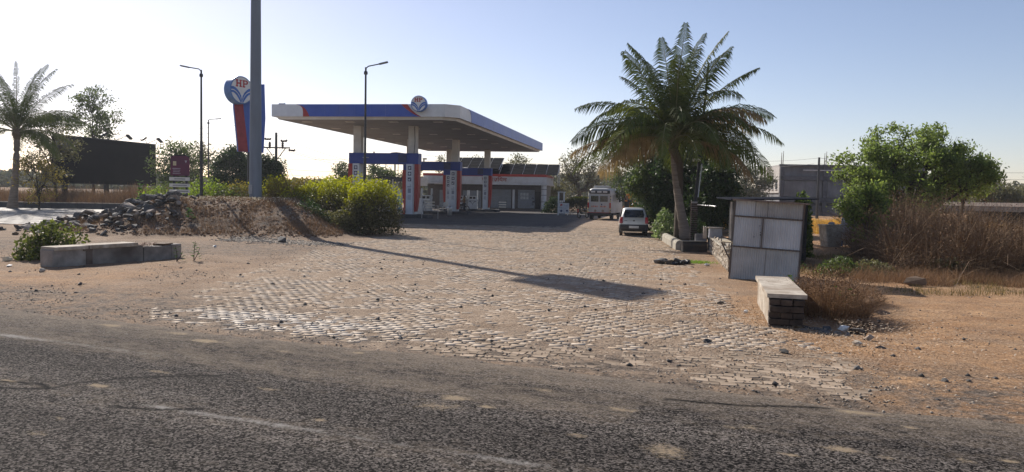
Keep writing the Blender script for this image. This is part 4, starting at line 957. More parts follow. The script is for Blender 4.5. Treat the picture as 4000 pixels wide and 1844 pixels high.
# ------------------------------------------------------------------ electricity poles and wires
concp = mat('old_concrete', (.22, .21, .195), .85, var=.2, scale=2, bump=.004); insul = mat('brown_insulator', (.05, .03, .025), .3)
def epole(px, ptop, pbot, y, arm, label, heavy=True):
    a = P(px, ptop, y); z0 = gz(a.x, y); h = a.z - z0; t = thing('electricity_pole', label, 'utility pole', (a.x, y, z0), 0, 'electricity poles behind the station')
    b = MB(); b.tube([(0, 0, -.1), (0, 0, h)], [.17, .11], 8); b.build('pole', dark, t)
    if arm:
        b = MB(); b.box((0, 0, h - 1.4), (2.6, .1, .12)); b.tube([(-.9, 0, h - 1.4), (0, 0, h - 2.6)], .04, 4); b.tube([(.9, 0, h - 1.4), (0, 0, h - 2.6)], .04, 4); b.build('cross_arm', dark, t)
        for x_, z_ in ((-.75, h - .6), (.75, h - .75), (-1.4, h - 1.35), (1.5, h - 1.6), (-.6, h - 1.15), (.6, h - 1.15)):
            b = MB(); s = .13; b.lathe([(.05, -.35), (s, -.25), (s * .7, -.15), (s, -.05), (s * .7, .05), (s, .15), (.05, .3)], 8, 'x' if abs(x_) > .7 else 'z', (x_, 0, z_)); b.build('insulator', insul, t)
    return t
epole(1079, 518, 650, 72, True, 'electricity pole with cross arm and insulators right of the blue totem')
epole(1640, 600, 690, 112, True, 'electricity pole with insulators seen between the front and middle columns')
epole(1461, 592, 690, 120, False, 'thin plain pole between the two front canopy columns')
epole(1543, 627, 760, 118, False, 'dark stub pole beside the arched shelter')
epole(3200, 615, 800, 80, False, 'thin dark pole in front of the grey concrete building')
wirem = mat('wire', (.05, .05, .055), .5)
def wire(p0, y0, p1, y1, sag, label, r=.014):
    a = P(*p0, y0); c_ = P(*p1, y1); b = MB(); pts = []
    for i in range(13):
        t = i / 12; q = a.lerp(c_, t); q.z -= sag * 4 * t * (1 - t); pts.append(q)
    b.tube(pts, r, 4, False); o = b.build('overhead_wire', wirem, None); tag(o, label, 'wire', 'overhead wires'); return o
W_ = [((1085, 530), 72, (1420, 640), 95, .3, 'upper overhead wire from the insulated pole down to the right, behind the front column'),
 ((1095, 575), 72, (1330, 633), 95, .2, 'lower overhead wire from the insulated pole down to the right'),
 ((1095, 583), 72, (1640, 660), 112, .9, 'slack overhead wire from the insulated pole towards the pole behind the columns'),
 ((440, 497), 90, (940, 488), 74, .35, 'highest overhead wire crossing behind the left street lamp'),
 ((400, 520), 90, (940, 535), 74, .2, 'overhead wire behind the left street lamp, second from the top'),
 ((430, 545), 90, (940, 503), 74, .3, 'rising overhead wire left of the blue totem'),
 ((430, 560), 90, (1070, 565), 72, .1, 'lowest overhead wire running level behind the totem'),
 ((1090, 580), 72, (1145, 690), 74, .0, 'slanting stay wire of the insulated pole'),
 ((1100, 660), 90, (1370, 670), 90, .1, 'faint lower wire left of the front column'),
 ((1100, 680), 90, (1370, 695), 90, .1, 'faint lowest wire left of the front column'),
 ((1080, 620), 100, (1640, 595), 112, .5, 'long distant wire passing behind the front columns'),
 ((1650, 605), 112, (2420, 655), 100, .3, 'long overhead wire passing under the far canopy edge towards the palm'),
 ((1650, 640), 112, (1750, 655), 112, .1, 'short overhead wire beside the middle column'),
 ((2060, 638), 100, (2420, 650), 100, .1, 'distant overhead wire over the bare tree'),
 ((2900, 627), 100, (3200, 617), 80, .2, 'overhead wire from the palm to the pole by the concrete building'),
 ((2900, 648), 100, (3180, 640), 80, .2, 'second overhead wire just above the concrete building'),
 ((3200, 617), 80, (4200, 672), 80, .6, 'upper overhead wire at the right edge beyond the leafy tree'),
 ((3200, 640), 80, (4200, 700), 80, .6, 'lower overhead wire at the right edge beyond the leafy tree')]
for w in W_: wire(*w)
# dark slanting pole through the palm
a = P(2768, 246, 34.5); c_ = P(2716, 790, 33.0); t = thing('palm_pole', 'tall dark slanting pole standing through the fronds of the coconut palm', 'utility pole', (c_.x - .12, 33.0, .2))
b = MB(); b.tube([(0, 0, -.2), a - Vector(t.location)], [.085, .05], 8); b.build('pole', black, t)
v = P(2720, 625, 33.3) - Vector(t.location); b = MB(); b.box(v, (.32, .16, .12)); b.build('lamp_head', plw, t)
v2 = P(2742, 640, 33) - Vector(t.location); v3 = P(2727, 770, 32.6) - Vector(t.location); b = MB(); b.tube([v2, v3], .022, 5); b.build('conduit', chrome, t)

# ================================================================== VEHICLES
tyre = mat('tyre_rubber', (.02, .02, .02), .85, var=.2, dirt=(.12, .09, .06), dirt_amt=.5); glass = mat('dark_glass', (.018, .022, .028), .08, spec=.8, scale=3, var=.3)
redlens = mat('red_lens', (.38, .02, .015), .2, coat=.5); ambl = mat('amber_lens', (.55, .16, .02), .25); silver = mat('silver_paint', (.58, .58, .55), .35, metal=.35, var=.04, coat=.4, dirt=(.30, .26, .2), dirt_amt=.3)
bumpr = mat('dark_bumper', (.035, .035, .037), .6, dirt=(.1, .08, .06), dirt_amt=.4); plate_ = mat('number_plate', (.6, .6, .58), .5)
def wheel(par, x_, y_, r, w=.16):
    b = MB(); b.lathe([(r * .62, -w / 2), (r * .95, -w / 2), (r, -w * .3), (r, w * .3), (r * .95, w / 2), (r * .62, w / 2)], 22, 'x', (x_, y_, r)); wh = b.build('wheel', tyre, par, smooth=True)
    b = MB(); b.lathe([(.001, -w * .42), (r * .2, -w * .42), (r * .62, -w * .35), (r * .62, w * .35), (r * .2, w * .42), (.001, w * .42)], 16, 'x', (x_, y_, r)); b.build('rim', grey, wh, smooth=True)
g0 = G(2476, 921, .05); car = thing('hatchback', 'small silver hatchback parked facing away beside the kerb, dark lower bumper', 'car', (g0.x, g0.y + .1, gz(g0.x, g0.y)), R(-7))
b = MB(); b.rings([(.24, -.66, .66, .05, 3.38, .22), (.34, -.70, .70, .0, 3.44, .24), (.52, -.735, .735, .0, 3.46, .26), (.70, -.735, .735, .015, 3.44, .26), (.86, -.715, .715, .04, 3.30, .24), (.92, -.69, .69, .07, 2.75, .22), (.93, -.66, .66, .09, 2.7, .2)], 5)
body = b.build('body', silver, car, smooth=True)
b = MB(); b.rings([(.92, -.67, .67, .08, 2.65, .2), (1.10, -.63, .63, .16, 2.42, .2), (1.30, -.575, .575, .28, 2.12, .2), (1.41, -.53, .53, .38, 1.95, .2), (1.45, -.45, .45, .50, 1.8, .2), (1.465, -.3, .3, .7, 1.6, .15)], 5)
b.build('cabin', silver, car, smooth=True)
def cy(z): return .08 + (z - .92) * .62 if z > .92 else 0.0
b = MB(); b.plate([(-.50, cy(.98) - .025, .96), (.50, cy(.98) - .025, .96), (.53, cy(1.12) - .03, 1.1), (.46, cy(1.36) - .05, 1.34), (-.46, cy(1.36) - .05, 1.34), (-.53, cy(1.12) - .03, 1.1)], .03); b.build('rear_window', glass, car, bevel=.008)
for s in (-1, 1):
    P4 = [(s * .672, .45, .97), (s * .672, 1.9, .97), (s * .60, 1.75, 1.34), (s * .60, .62, 1.34)]; b = MB(); b.plate(P4 if s > 0 else P4[::-1], .02); b.build('side_window', glass, car)
    b = MB(); b.rings([(.66, s * .655 - .085, s * .655 + .085, -.015, .26, .05), (.78, s * .655 - .085, s * .655 + .085, -.01, .26, .05), (.98, s * .635 - .06, s * .635 + .06, .05, .28, .04)], 3); b.build('tail_light', redlens, car, smooth=True)
    wheel(car, s * .64, .55, .265); wheel(car, s * .64, 2.85, .265)
    b = MB(); b.rings([(.93, s * .80 - .09, s * .80 + .09, 2.1, 2.18, .03), (1.06, s * .80 - .08, s * .80 + .08, 2.1, 2.18, .03)], 2); b.build('mirror', bumpr, car)
b = MB(); b.rings([(.25, -.67, .67, .0, .3, .12), (.34, -.72, .72, -.05, .3, .15), (.55, -.75, .75, -.055, .3, .16), (.60, -.74, .74, -.03, .3, .15)], 4); bp_ = b.build('bumper', bumpr, car, smooth=True)
b = MB(); b.box((0, -.075, .47), (.50, .025, .12)); b.build('number_plate', plate_, bp_, bevel=.006); b = MB(); b.box((0, -.0, .80), (.08, .03, .07)); b.build('badge', dark, car, bevel=.01)
b = MB(); b.box((-.42, .0, .80), (.15, .02, .03)); b.build('script_badge', grey, car); b = MB(); b.tube([(0, .25, 1.04), (.3, .3, 1.02)], .012, 5); b.build('wiper', black, car)
b = MB(); b.box((0, 1.7, .27), (1.25, 2.9, .1)); b.build('underbody', dark, car)
b = MB(); b.lathe([(.001, -.0), (.14, .03), (.16, .12), (.001, .2)], 10, 'z', (-.25, .9, 1.0)); b.build('headrest', dark, car)

# ambulance van
g0 = G(2357, 866, .22); van = thing('ambulance', 'white high-roof ambulance van seen from behind, with orange and red chevrons and roof air unit', 'van', (g0.x, 60.0, gz(g0.x, 60)), R(-17))
vw = mat('van_white', (.50, .49, .46), .45, var=.05, dirt=(.33, .28, .22), dirt_amt=.45); yel = mat('yellow_tape', (.55, .42, .03), .5); orn = mat('orange_tape', (.62, .17, .03), .5)
b = MB(); b.rings([(.55, -.93, .93, .05, 5.6, .15), (.75, -.95, .95, 0, 5.75, .18), (1.35, -.95, .95, 0, 5.6, .18), (2.0, -.92, .92, .02, 5.0, .2), (2.28, -.88, .88, .06, 4.8, .22), (2.44, -.76, .76, .15, 4.6, .25), (2.5, -.6, .6, .3, 4.4, .25)], 4); b.build('body', vw, van, smooth=True)
b = MB(); b.box((0, 1.2, 2.58), (1.15, 1.3, .2)); b.build('roof_air_unit', vw, van, bevel=.05)
b = MB(); b.box((0, -.01, 1.99 + .2), (1.66, .06, .26)); bd = b.build('top_band', dark, van, bevel=.02)
for k in (-.5, 0, .45): b = MB(); b.box((k, -.05, 2.2), (.34, .03, .13)); b.build('light_box', plw, bd)
for s in (-1, 1):
    b = MB(); b.box((s * .37, -.012, 1.2), (.70, .03, 1.42)); d_ = b.build('rear_door', vw, van, bevel=.012)
    b = MB(); b.box((s * .36, -.035, 1.66), (.60, .02, .46)); b.build('window', glass, d_, bevel=.015)
    for k in range(5):
        x0 = s * .36 - .26 + k * .105; b = MB(); b.plate([(x0, -.03, 1.0), (x0 + .055, -.03, 1.0), (x0 + (.02 if s > 0 else .09), -.03, 1.12), (x0 + (-.035 if s > 0 else .035), -.03, 1.12)], .008); b.build('chevron', orn if k % 2 == 0 else redlens, d_)
    b = MB(); b.lathe([(.1, 0), (.1, .01)], 14, 'y', (s * .30, -.04, .72)); b.build('round_mark', mat('dull_emblem', (.28, .22, .16), .6), d_)
    b = MB(); b.box((s * .86, .0, 1.15), (.12, .08, .42)); b.build('tail_light', redlens, van, bevel=.02)
    for k in range(4): b = MB(); b.box((s * .88, -.0, 1.48 + k * .12), (.08, .05, .06)); b.build('edge_tape', yel if k % 2 == 0 else dark, van)
    for k in range(3): b = MB(); b.box((s * .88, -.0, .66 + k * .12), (.08, .05, .06)); b.build('edge_tape', yel if k % 2 == 0 else dark, van)
    wheel(van, s * .80, 1.15, .34, .22); wheel(van, s * .80, 4.6, .34, .22)
    P4 = [(s * .945, .7, 1.45), (s * .945, 3.3, 1.45), (s * .925, 3.3, 1.95), (s * .925, .7, 1.95)]; b = MB(); b.plate(P4 if s > 0 else P4[::-1], .012); b.build('side_window', mat('frosted_window', (.30, .30, .29), .3), van)
    P4 = [(s * .95, 3.7, 1.4), (s * .95, 4.6, 1.4), (s * .925, 4.4, 1.95), (s * .925, 3.7, 1.95)]; b = MB(); b.plate(P4 if s > 0 else P4[::-1], .012); b.build('cab_window', glass, van)
    b = MB(); b.box((s * 1.10, 4.9, 1.6), (.10, .12, .32)); b.build('mirror', black, van)
b = MB(); b.box((.2, -.04, 1.22), (.1, .02, .1)); b.build('blue_emblem', pict, van)
b = MB(); b.box((0, -.01, .50), (1.84, .16, .2)); bp_ = b.build('bumper', bumpr, van, bevel=.02); b = MB(); b.box((0, -.095, .58), (1.8, .012, .04)); b.build('red_line', redlens, bp_)
b = MB(); b.box((0, 2.8, .42), (1.3, 5.0, .22)); b.build('chassis', dark, van)

# motorcycle
def motorbike(loc, rz, label, tail=True):
    t = thing('motorcycle', label, 'motorcycle', loc, rz)
    for y_ in (0, 1.28):
        b = MB()
        for k in range(24):
            w = 2 * math.pi * k / 24; w2 = 2 * math.pi * (k + 1) / 24
            b.tube([(0, y_ + .27 * math.cos(w), .31 + .27 * math.sin(w)), (0, y_ + .27 * math.cos(w2), .31 + .27 * math.sin(w2))], .045, 6, False)
        wh = b.build('wheel', tyre, t, smooth=True); b = MB(); b.lathe([(.05, -.06), (.05, .06)], 10, 'x', (0, y_, .31))
        for k in range(6): w = math.pi * k / 6; b.tube([(0, y_ - .24 * math.cos(w), .31 - .24 * math.sin(w)), (0, y_ + .24 * math.cos(w), .31 + .24 * math.sin(w))], .008, 4)
        b.build('spokes', chrome, wh)
    b = MB(); b.tube([(0, .0, .31), (0, .35, .55), (0, .75, .42), (0, 1.0, .75), (0, 1.28, .31)], .03, 6); b.build('frame', dark, t)
    b = MB(); b.rings([(.30, -.13, .13, .45, .82, .05), (.52, -.14, .14, .42, .80, .05)], 2); b.build('engine', grey, t)
    b = MB(); b.rings([(.60, -.10, .10, .60, 1.02, .06), (.72, -.15, .15, .58, 1.05, .07), (.84, -.08, .08, .65, .98, .06)], 3); b.build('tank', black, t, smooth=True)
    b = MB(); b.rings([(.66, -.12, .12, -.08, .60, .06), (.76, -.11, .11, -.12, .58, .06)], 3); b.build('seat', black, t)
    b = MB(); b.tube([(-.34, .92, 1.0), (-.1, 1.02, .93), (.1, 1.02, .93), (.34, .92, 1.0)], .015, 6); b.build('handlebar', dark, t)
    b = MB(); b.box((0, -.22, .70), (.15, .06, .1)); b.box((0, -.2, .55), (.16, .02, .12)); b.build('tail_light', redlens, t); b = MB(); b.tube([(.12, .7, .3), (.14, .1, .3), (.15, -.25, .36)], .04, 8); b.build('exhaust', chrome, t)
    for s in (-1, 1): b = MB(); b.box((s * .36, .93, 1.14), (.11, .02, .07)); b.build('mirror', dark, t)
    return t
motorbike(on(*G(2262, 853, .25).xy), R(-36), 'black motorcycle with red tail lights parked left of the ambulance')
mb2 = SW(-2.95 + .15, 24.6, 0); motorbike(mb2, R(-60), 'dark motorcycle with a rider stopped beside the far dispensers')

# orange loader tractor-trailer behind the hatchback
orng = mat('orange_vehicle_paint', (.52, .20, .035), .5, var=.12, dirt=(.25, .13, .06), dirt_amt=.4)
g0 = P(2478, 800, 56.0); t = thing('goods_rickshaw', 'open orange goods three-wheeler in front of the silver hatchback, driver in orange', 'three wheeler', (g0.x, 56.0, .25), R(-9))
b = MB(); b.box((-.05, .9, .62), (1.5, 1.9, .12)); b.build('bed', orng, t)
for s in (-1, 1): b = MB(); b.box((-.05 + s * .74, .9, .92), (.04, 1.9, .5)); b.build('side_board', orng, t); 
b = MB(); b.box((-.05, -.04, .92), (1.5, .04, .5)); tb = b.build('tail_board', orng, t)
for k in range(4): b = MB(); b.box((-.62 + k * .38, -.07, .92), (.05, .03, .48)); b.build('rib', orng, tb)
b = MB(); b.box((-.05, 1.95, 1.15), (1.35, .06, .9)); b.build('cab_back', orng, t); wheel(t, -.68, .7, .24); wheel(t, .58, .7, .24); wheel(t, -.05, 2.7, .24)
b = MB(); b.rings([(.5, -.45, .35, 2.2, 3.0, .2), (1.0, -.4, .3, 2.3, 2.9, .2)], 3); b.build('nose', orng, t)
b = MB(); b.box((-.55, -.06, 1.28), (.34, .1, .44)); b.build('black_box', black, t)

# ================================================================== PEOPLE
skin = mat('skin_brown', (.16, .075, .045), .6, var=.08); hair = mat('black_hair', (.012, .010, .009), .6)
def skinmesh(name, J, E, Rd, m, parent, root=0, sub=1):
    me = bpy.data.meshes.new(name); me.from_pydata(J, E, []); me.materials.append(m); o = bpy.data.objects.new(name, me); link(o, parent)
    sk = o.modifiers.new('skin', 'SKIN'); sk.use_smooth_shade = True
    if not me.skin_vertices: 
        me.attributes.new  # layer is created with the modifier below
    bm_ = __import__('bmesh').new(); bm_.from_mesh(me); lay = bm_.verts.layers.skin.verify()
    for i, v in enumerate(bm_.verts): r = Rd[i]; v[lay].radius = (r, r) if not hasattr(r, '__len__') else r; v[lay].use_root = (i == root)
    bm_.to_mesh(me); bm_.free(); ss_ = o.modifiers.new('sub', 'SUBSURF'); ss_.levels = sub; ss_.render_levels = sub; return o
def person(label, loc, rz, shirt, pants, pose='stand', lean=0.0, arms=((.25, -.05), (.25, -.05)), group=None, sleeve=.6):
    """faces local -y; arms: (outward, forward) swing of each hand"""
    t = thing('person', label, 'person', loc, rz, group)
    if pose == 'stand': hip = .92; kn = [(-.10, -.03, .50), (.11, .0, .50)]; an = [(-.11, .02, .09), (.13, .03, .09)]
    else: hip = .80; kn = [(-.2, -.38, .68), (.2, -.38, .68)]; an = [(-.22, -.28, .26), (.22, -.28, .26)]
    ly = lambda z: -lean * (z - hip)
    J = [(0, 0, hip), (0, ly(hip + .2), hip + .2), (0, ly(hip + .42), hip + .42), (0, ly(hip + .53), hip + .53), (0, ly(hip + .62) - .01, hip + .62), (0, ly(hip + .72) - .015, hip + .71), (0, ly(hip + .8), hip + .79)]
    Rd = [(.145, .10), (.125, .095), (.15, .10), .055, .07, (.078, .092), .05]; E = [(0, 1), (1, 2), (2, 3), (3, 4), (4, 5), (5, 6)]
    J.append((0, ly(hip + .66) - .095, hip + .665)); Rd.append(.018); E.append((4, 7))     # nose and chin side of the face
    arm = []; leg = []
    for k, s in ((0, -1), (1, 1)):
        o_, f_ = arms[k]; n = len(J); sh = (s * .175, ly(hip + .47), hip + .47); el_ = (s * (.2 + o_ * .3), ly(hip + .2) - f_ * .35, hip + .19 + f_ * .1); wr = (s * (.2 + o_ * .2), ly(hip) - f_ * 1.0 - .03, hip - .02 + f_ * .55)
        J += [sh, el_, wr]; Rd += [.058, .042, .028]; E += [(2, n), (n, n + 1), (n + 1, n + 2)]; arm.append((n, n + 1, n + 2))
        d = Vector(wr) - Vector(el_); d.normalize(); hd_ = Vector(wr) + d * .07; J.append(tuple(hd_)); Rd.append((.034, .018)); E.append((n + 2, n + 3)); h = n + 3
        side = d.cross(Vector((0, 1, 0))).normalized()
        for q, (off_, ln) in enumerate(((-.03, .065), (-.01, .078), (.01, .072), (.03, .055), (-.045, .03))):
            m1 = hd_ + side * off_ * .8 + d * .03; m2 = m1 + d * ln + Vector((0, -.015, 0)); i0 = len(J); J += [tuple(m1), tuple(m2)]; Rd += [.009, .007]; E += [(h, i0), (i0, i0 + 1)]
    for k in (0, 1):
        n = len(J); s = -1 if k == 0 else 1; J += [(s * .09, 0, hip - .05), kn[k], an[k], (an[k][0] * 1.08, an[k][1] - .13, an[k][2] - .05)]; Rd += [.088, .058, .04, (.042, .03)]; E += [(0, n), (n, n + 1), (n + 1, n + 2), (n + 2, n + 3)]; leg.append((n, n + 1, n + 2))
    skinmesh('body', J, E, Rd, skin, t)
    # shirt
    Js = [J[0], J[1], J[2], J[3]]; Rs = [(.165, .12), (.15, .115), (.172, .12), .062]; Es = [(0, 1), (1, 2), (2, 3)]
    for a in arm:
        n = len(Js); mid = tuple(Vector(J[a[0]]).lerp(Vector(J[a[1]]), sleeve)); Js += [J[a[0]], mid]; Rs += [.074, .062]; Es += [(2, n), (n, n + 1)]
    skinmesh('shirt', Js, Es, Rs, shirt, t)
    Jp = [tuple(Vector(J[0]) + Vector((0, 0, .03)))]; Rp = [(.158, .118)]; Ep = []
    for a in leg:
        n = len(Jp); Jp += [J[a[0]], J[a[1]], tuple(Vector(J[a[2]]) + Vector((0, 0, .03)))]; Rp += [.104, .078, .06]; Ep += [(0, n), (n, n + 1), (n + 1, n + 2)]
    skinmesh('trousers', Jp, Ep, Rp, pants, t)
    b = MB(); c0 = Vector(J[5]); vs = []
    b.lathe([(.001, .10), (.05, .092), (.085, .055), (.098, .01), (.094, -.03), (.08, -.06)], 14, 'z', tuple(c0 + Vector((0, .016, .012)))); b.build('hair', hair, t, smooth=True)
    return t
khaki = mat('yellow_brown_shirt', (.17, .105, .03), .85, scale=8); dkt = mat('dark_trousers', (.02, .022, .03), .85, scale=8); blk = mat('dark_shirt', (.018, .018, .024), .85, scale=8); orsh = mat('orange_shirt', (.55, .2, .03), .85, scale=8)
q = G(1806, 829, .25); person('attendant in yellow-brown shirt and dark trousers standing at the far dispensers', (q.x + .22, q.y - .5, .25), R(-70), khaki, dkt, arms=((.3, .45), (.25, .3)))
mloc = Vector(mb2); person('rider in dark clothes sitting on the motorcycle beside the attendant', (mloc.x + .22, mloc.y + .12, .25 + .02), R(-60 + 180), blk, dkt, 'sit', .12, arms=((.2, .42), (.2, .42)))
q = SW(.0, 0); e = P(2085, 790, 93.6); person('figure in dark clothes standing in the dark shop doorway', (e.x, e.y - .1, .5), R(10), mat('grey_blue_shirt', (.06, .07, .10), .85), dkt)
e = P(2470, 800, 55.6); person('driver in orange shirt with black hair standing on the orange goods three-wheeler', (e.x - .03, 56.6, .93), R(172), orsh, dkt, arms=((.4, .1), (.3, .2)))

# ================================================================== WALLS, KIOSKS, BUILDINGS
conc = mat('weathered_concrete', (.20, .18, .16), .9, (.38, .34, .30), scale=2.2, bump=.006, dirt=(.06, .045, .035), dirt_amt=.85)
plast = mat('pale_plaster', (.36, .30, .23), .9, (.58, .52, .43), scale=5, bump=.008, dirt=(.20, .14, .09), dirt_amt=.75)
kst = mat('kerb_concrete', (.30, .27, .21), .9, (.44, .40, .33), scale=3, bump=.008, dirt=(.14, .11, .08), dirt_amt=.6)
# planter wall, left foreground
A0, A1 = G(203, 1047), G(724, 1006); dv = (A1 - A0); Lw = dv.length; aw = math.atan2(dv.y, dv.x)
pw = thing('planter_wall', 'low broken concrete planter wall at the left roadside, pale cap slab on its left half', 'low wall', (A0.x, A0.y, 0), aw)
b = MB(); b.box((Lw * .33, .27, .20), (Lw * .64, .48, .46)); b.build('wall_block', conc, pw, bevel=.015)
b = MB(); b.box((Lw * .775, .29, .16), (Lw * .24, .46, .42), rz=R(4)); b.build('wall_block', conc, pw, bevel=.02); b = MB(); b.box((Lw * .94, .32, .19), (Lw * .10, .44, .42), rz=R(9)); b.build('end_block', conc, pw, bevel=.03)
b = MB(); b.box((Lw * .13, .26, .455), (Lw * .22, .56, .09)); b.build('cap_slab', plast, pw, bevel=.012); b = MB(); b.box((Lw * .425, .26, .46), (Lw * .36, .56, .10), rz=R(.6)); b.build('cap_slab', plast, pw, bevel=.012)
b = MB(); b.box((Lw * .243, .25, .445), (Lw * .05, .53, .07)); b.build('stained_joint', mat('brown_stain', (.055, .035, .028), .9), pw)
b = MB(); b.box((Lw * .25, .022, .22), (.17, .02, .40)); b.box((Lw * .24, .012, .40), (.26, .02, .07)); b.build('rust_stain', mat('brown_wall_stain', (.11, .075, .055), .95, scale=6, dirt=(.18, .15, .13), dirt_amt=.8), pw)
b = MB(); b.box((Lw * .87, .3, .40), (.42, .34, .06), rz=R(14)); b.build('loose_plank', mat('rusty_plank', (.10, .06, .035), .9), pw)
# palm-husk scraps on the wall
rng = np.random.default_rng(31); n = 240; p = np.array(pw.location)[None] + np.stack([np.cos(aw) * rng.uniform(Lw * .60, Lw * .8, n) - np.sin(aw) * rng.uniform(.1, .45, n), np.sin(aw) * rng.uniform(Lw * .60, Lw * .8, n) + np.cos(aw) * .27 + rng.uniform(-.15, .15, n), .40 + rng.uniform(0, .07, n)], 1)
o = leaves('brown_scraps', p, .12, mat('brown_scrap', (.12, .055, .03), .8, tint=(.3, .15, .08)), None, 32, .25, up=3); tag(o, kind='stuff')

# broken brick-ended wall, right foreground
E0, E1 = G(2999, 1272), G(2953, 1178); dv = E1 - E0; dv.z = 0; Lr = 2.9; ar = math.atan2(dv.y, dv.x) - math.pi / 2
bw = thing('broken_wall', 'low plaster-topped wall at the right roadside with its dark brick end exposed', 'low wall', (E0.x, E0.y, 0), ar)
b = MB(); b.box((.27, Lr / 2 + .14, .12), (.50, Lr - .2, .64)); b.build('wall_core', plast, bw, bevel=.01)
b = MB(); b.rings([(.445, -.03, .57, -.02, Lr, .02), (.51, -.03, .57, -.02, Lr, .02)], 2); b.build('cap_slab', plast, bw)
brk = mat('dark_old_brick', (.045, .032, .025), .95, (.10, .07, .052), scale=9, bump=.01, rnd=.3)
for c in range(5):
    for k in range(3 if c % 2 == 0 else 2):
        w_ = .168 if c % 2 == 0 else (.30 if k == 0 else .20); x0 = (.095 + k * .176) if c % 2 == 0 else (.16 if k == 0 else .42)
        if c == 0 and k == 2: continue
        b = MB(); b.box((x0 + random.uniform(-.008, .008), .03 + random.uniform(-.03, .03), -.02 + c * .10), (w_, .20, .088), rz=random.gauss(0, .03)); b.build('brick', brk, bw, bevel=.006)
b = MB(); b.box((.15, -.05, -.02), (.2, .16, .05), rz=.3); b.build('brick', brk, bw, label if False else False) if False else b.build('loose_brick', mat('tan_brick', (.20, .15, .10), .9), bw)
for k in range(9):
    o = bpy.data.objects.new('stone', sms[k]); link(o, bw); s = random.uniform(.06, .16); o.location = (.5 + .1 * k, -.1 + random.uniform(-.25, .4) - .03 * k, -.02); o.scale = (s, s, s); o.rotation_euler = (random.random(), 0, random.random() * 6)

# long random-rubble stone wall behind the kiosk
S0, S1 = G(2834, 1062), G(2766, 984); dv = S1 - S0; dv.z = 0; Ls = dv.length; as_ = math.atan2(dv.y, dv.x) - math.pi / 2
sw = thing('stone_wall', 'low rubble stone wall running back from the tin kiosk to the kerb', 'stone wall', (S0.x, S0.y, 0), as_)
b = MB(); b.box((.26, Ls / 2, .26), (.40, Ls, .66)); b.build('mortar_core', mat('old_mortar', (.24, .19, .14), .95, bump=.01), sw); rs = [stone_mesh(300 + i, mat('wall_stone', (.27, .22, .165), .9, (.46, .40, .32), scale=6, bump=.02, rnd=.25), .8) for i in range(8)]
cnt = 0; y_ = .1
while y_ < Ls - .05:
    z_ = .02; hh = []
    while z_ < .6:
        h = random.uniform(.11, .2); o = bpy.data.objects.new('stone', rs[cnt % 8]); link(o, sw); o.location = (.07, y_ + random.uniform(-.04, .04), z_ + h / 2); o.scale = (.05, random.uniform(.13, .19), h * .62); o.rotation_euler = (random.gauss(0, .5), 0, 0); z_ += h; cnt += 1
        if cnt > 290: break
    y_ += .26
for k in range(int(Ls / .8)): b = MB(); b.box((.22, .42 + k * .8, .61 + random.uniform(-.01, .01)), (.50, .74, .05), rz=random.gauss(0, .02)); b.build('coping', kst, sw, bevel=.01)
q = P(2793, 925, 27.6); t = thing('white_block', 'white painted masonry block standing on the far end of the stone wall', 'masonry block', (q.x, 27.6, .62), R(-8)); b = MB(); b.rings([(0, -.24, .24, -.2, .25, .03), (.33, -.22, .22, -.18, .23, .03)], 2); b.build('block', mat('white_render', (.46, .47, .48), .8, dirt=(.3, .26, .22)), t)
b = MB(); b.rings([(.33, -.25, .25, -.21, .26, .03), (.37, -.25, .25, -.21, .26, .03)], 2); b.build('cap', plast, t)
b = MB(); b.box((-.34, .2, .16), (.12, .2, .42)); b.build('side_stub', plast, t)

# kerb of rounded stones
KP = [G(2650, 976), G(2606, 945), G(2572, 915, .05), G(2545, 893, .1), G(2522, 872, .18), G(2500, 858, .22)]; KP[0] = G(2656, 976)
pts = [];
for i in range(len(KP) - 1):
    n = max(1, int((KP[i + 1] - KP[i]).length / .25))
    for k in range(n): pts.append(KP[i].lerp(KP[i + 1], k / n))
kerb = thing('planter_kerb', 'line of rounded pale concrete kerb stones curving back past the hatchback to the palm', 'kerb', (KP[0].x, KP[0].y, 0))
i = 0
while i < len(pts) - 5:
    a = pts[i]; c_ = pts[min(i + 5, len(pts) - 1)]; d = c_ - a; d.z = 0; ll = d.length; m_ = (a + c_) / 2; an_ = math.atan2(d.y, d.x)
    b = MB(); prof = [(-.17, 0), (-.17, .26), (-.13, .35), (-.05, .39), (.05, .39), (.13, .35), (.17, .26), (.17, 0)]
    l2 = ll / 2 - .02; b.add([(-l2, p[0], p[1]) for p in prof] + [(l2, p[0], p[1]) for p in prof], [tuple(range(8)), tuple(range(8, 16))[::-1]] + [(k, 8 + k, 8 + (k + 1) % 8, (k + 1) % 8) for k in range(8)])
    o = b.build('kerb_stone', kst, kerb, bevel=.012); o.location = Vector((m_.x, m_.y, gz(m_.x, m_.y) - .03 if m_.y > 34 else -.03)) - Vector(kerb.location); o.rotation_euler = (0, random.gauss(0, .01), an_); i += 5
e0 = G(2668, 984); e1 = G(2762, 985); b = MB(); l_ = (e1 - e0).length
b.add([(0, -.02, 0), (0, .0, .30), (0, .06, .37), (0, .28, .39), (0, .32, 0), (l_, -.02, 0), (l_, .0, .30), (l_, .06, .37), (l_, .28, .39), (l_, .32, 0)], [(0, 1, 2, 3, 4), (9, 8, 7, 6, 5)] + [(k, 5 + k, 5 + (k + 1) % 5, (k + 1) % 5) for k in range(5)][::-1])
o = b.build('kerb_end_block', mat('blackened_concrete', (.05, .048, .047), .9, (.10, .075, .055), scale=2), kerb); o.location = e0 - Vector(kerb.location); o.rotation_euler = (0, 0, math.atan2((e1 - e0).y, (e1 - e0).x))
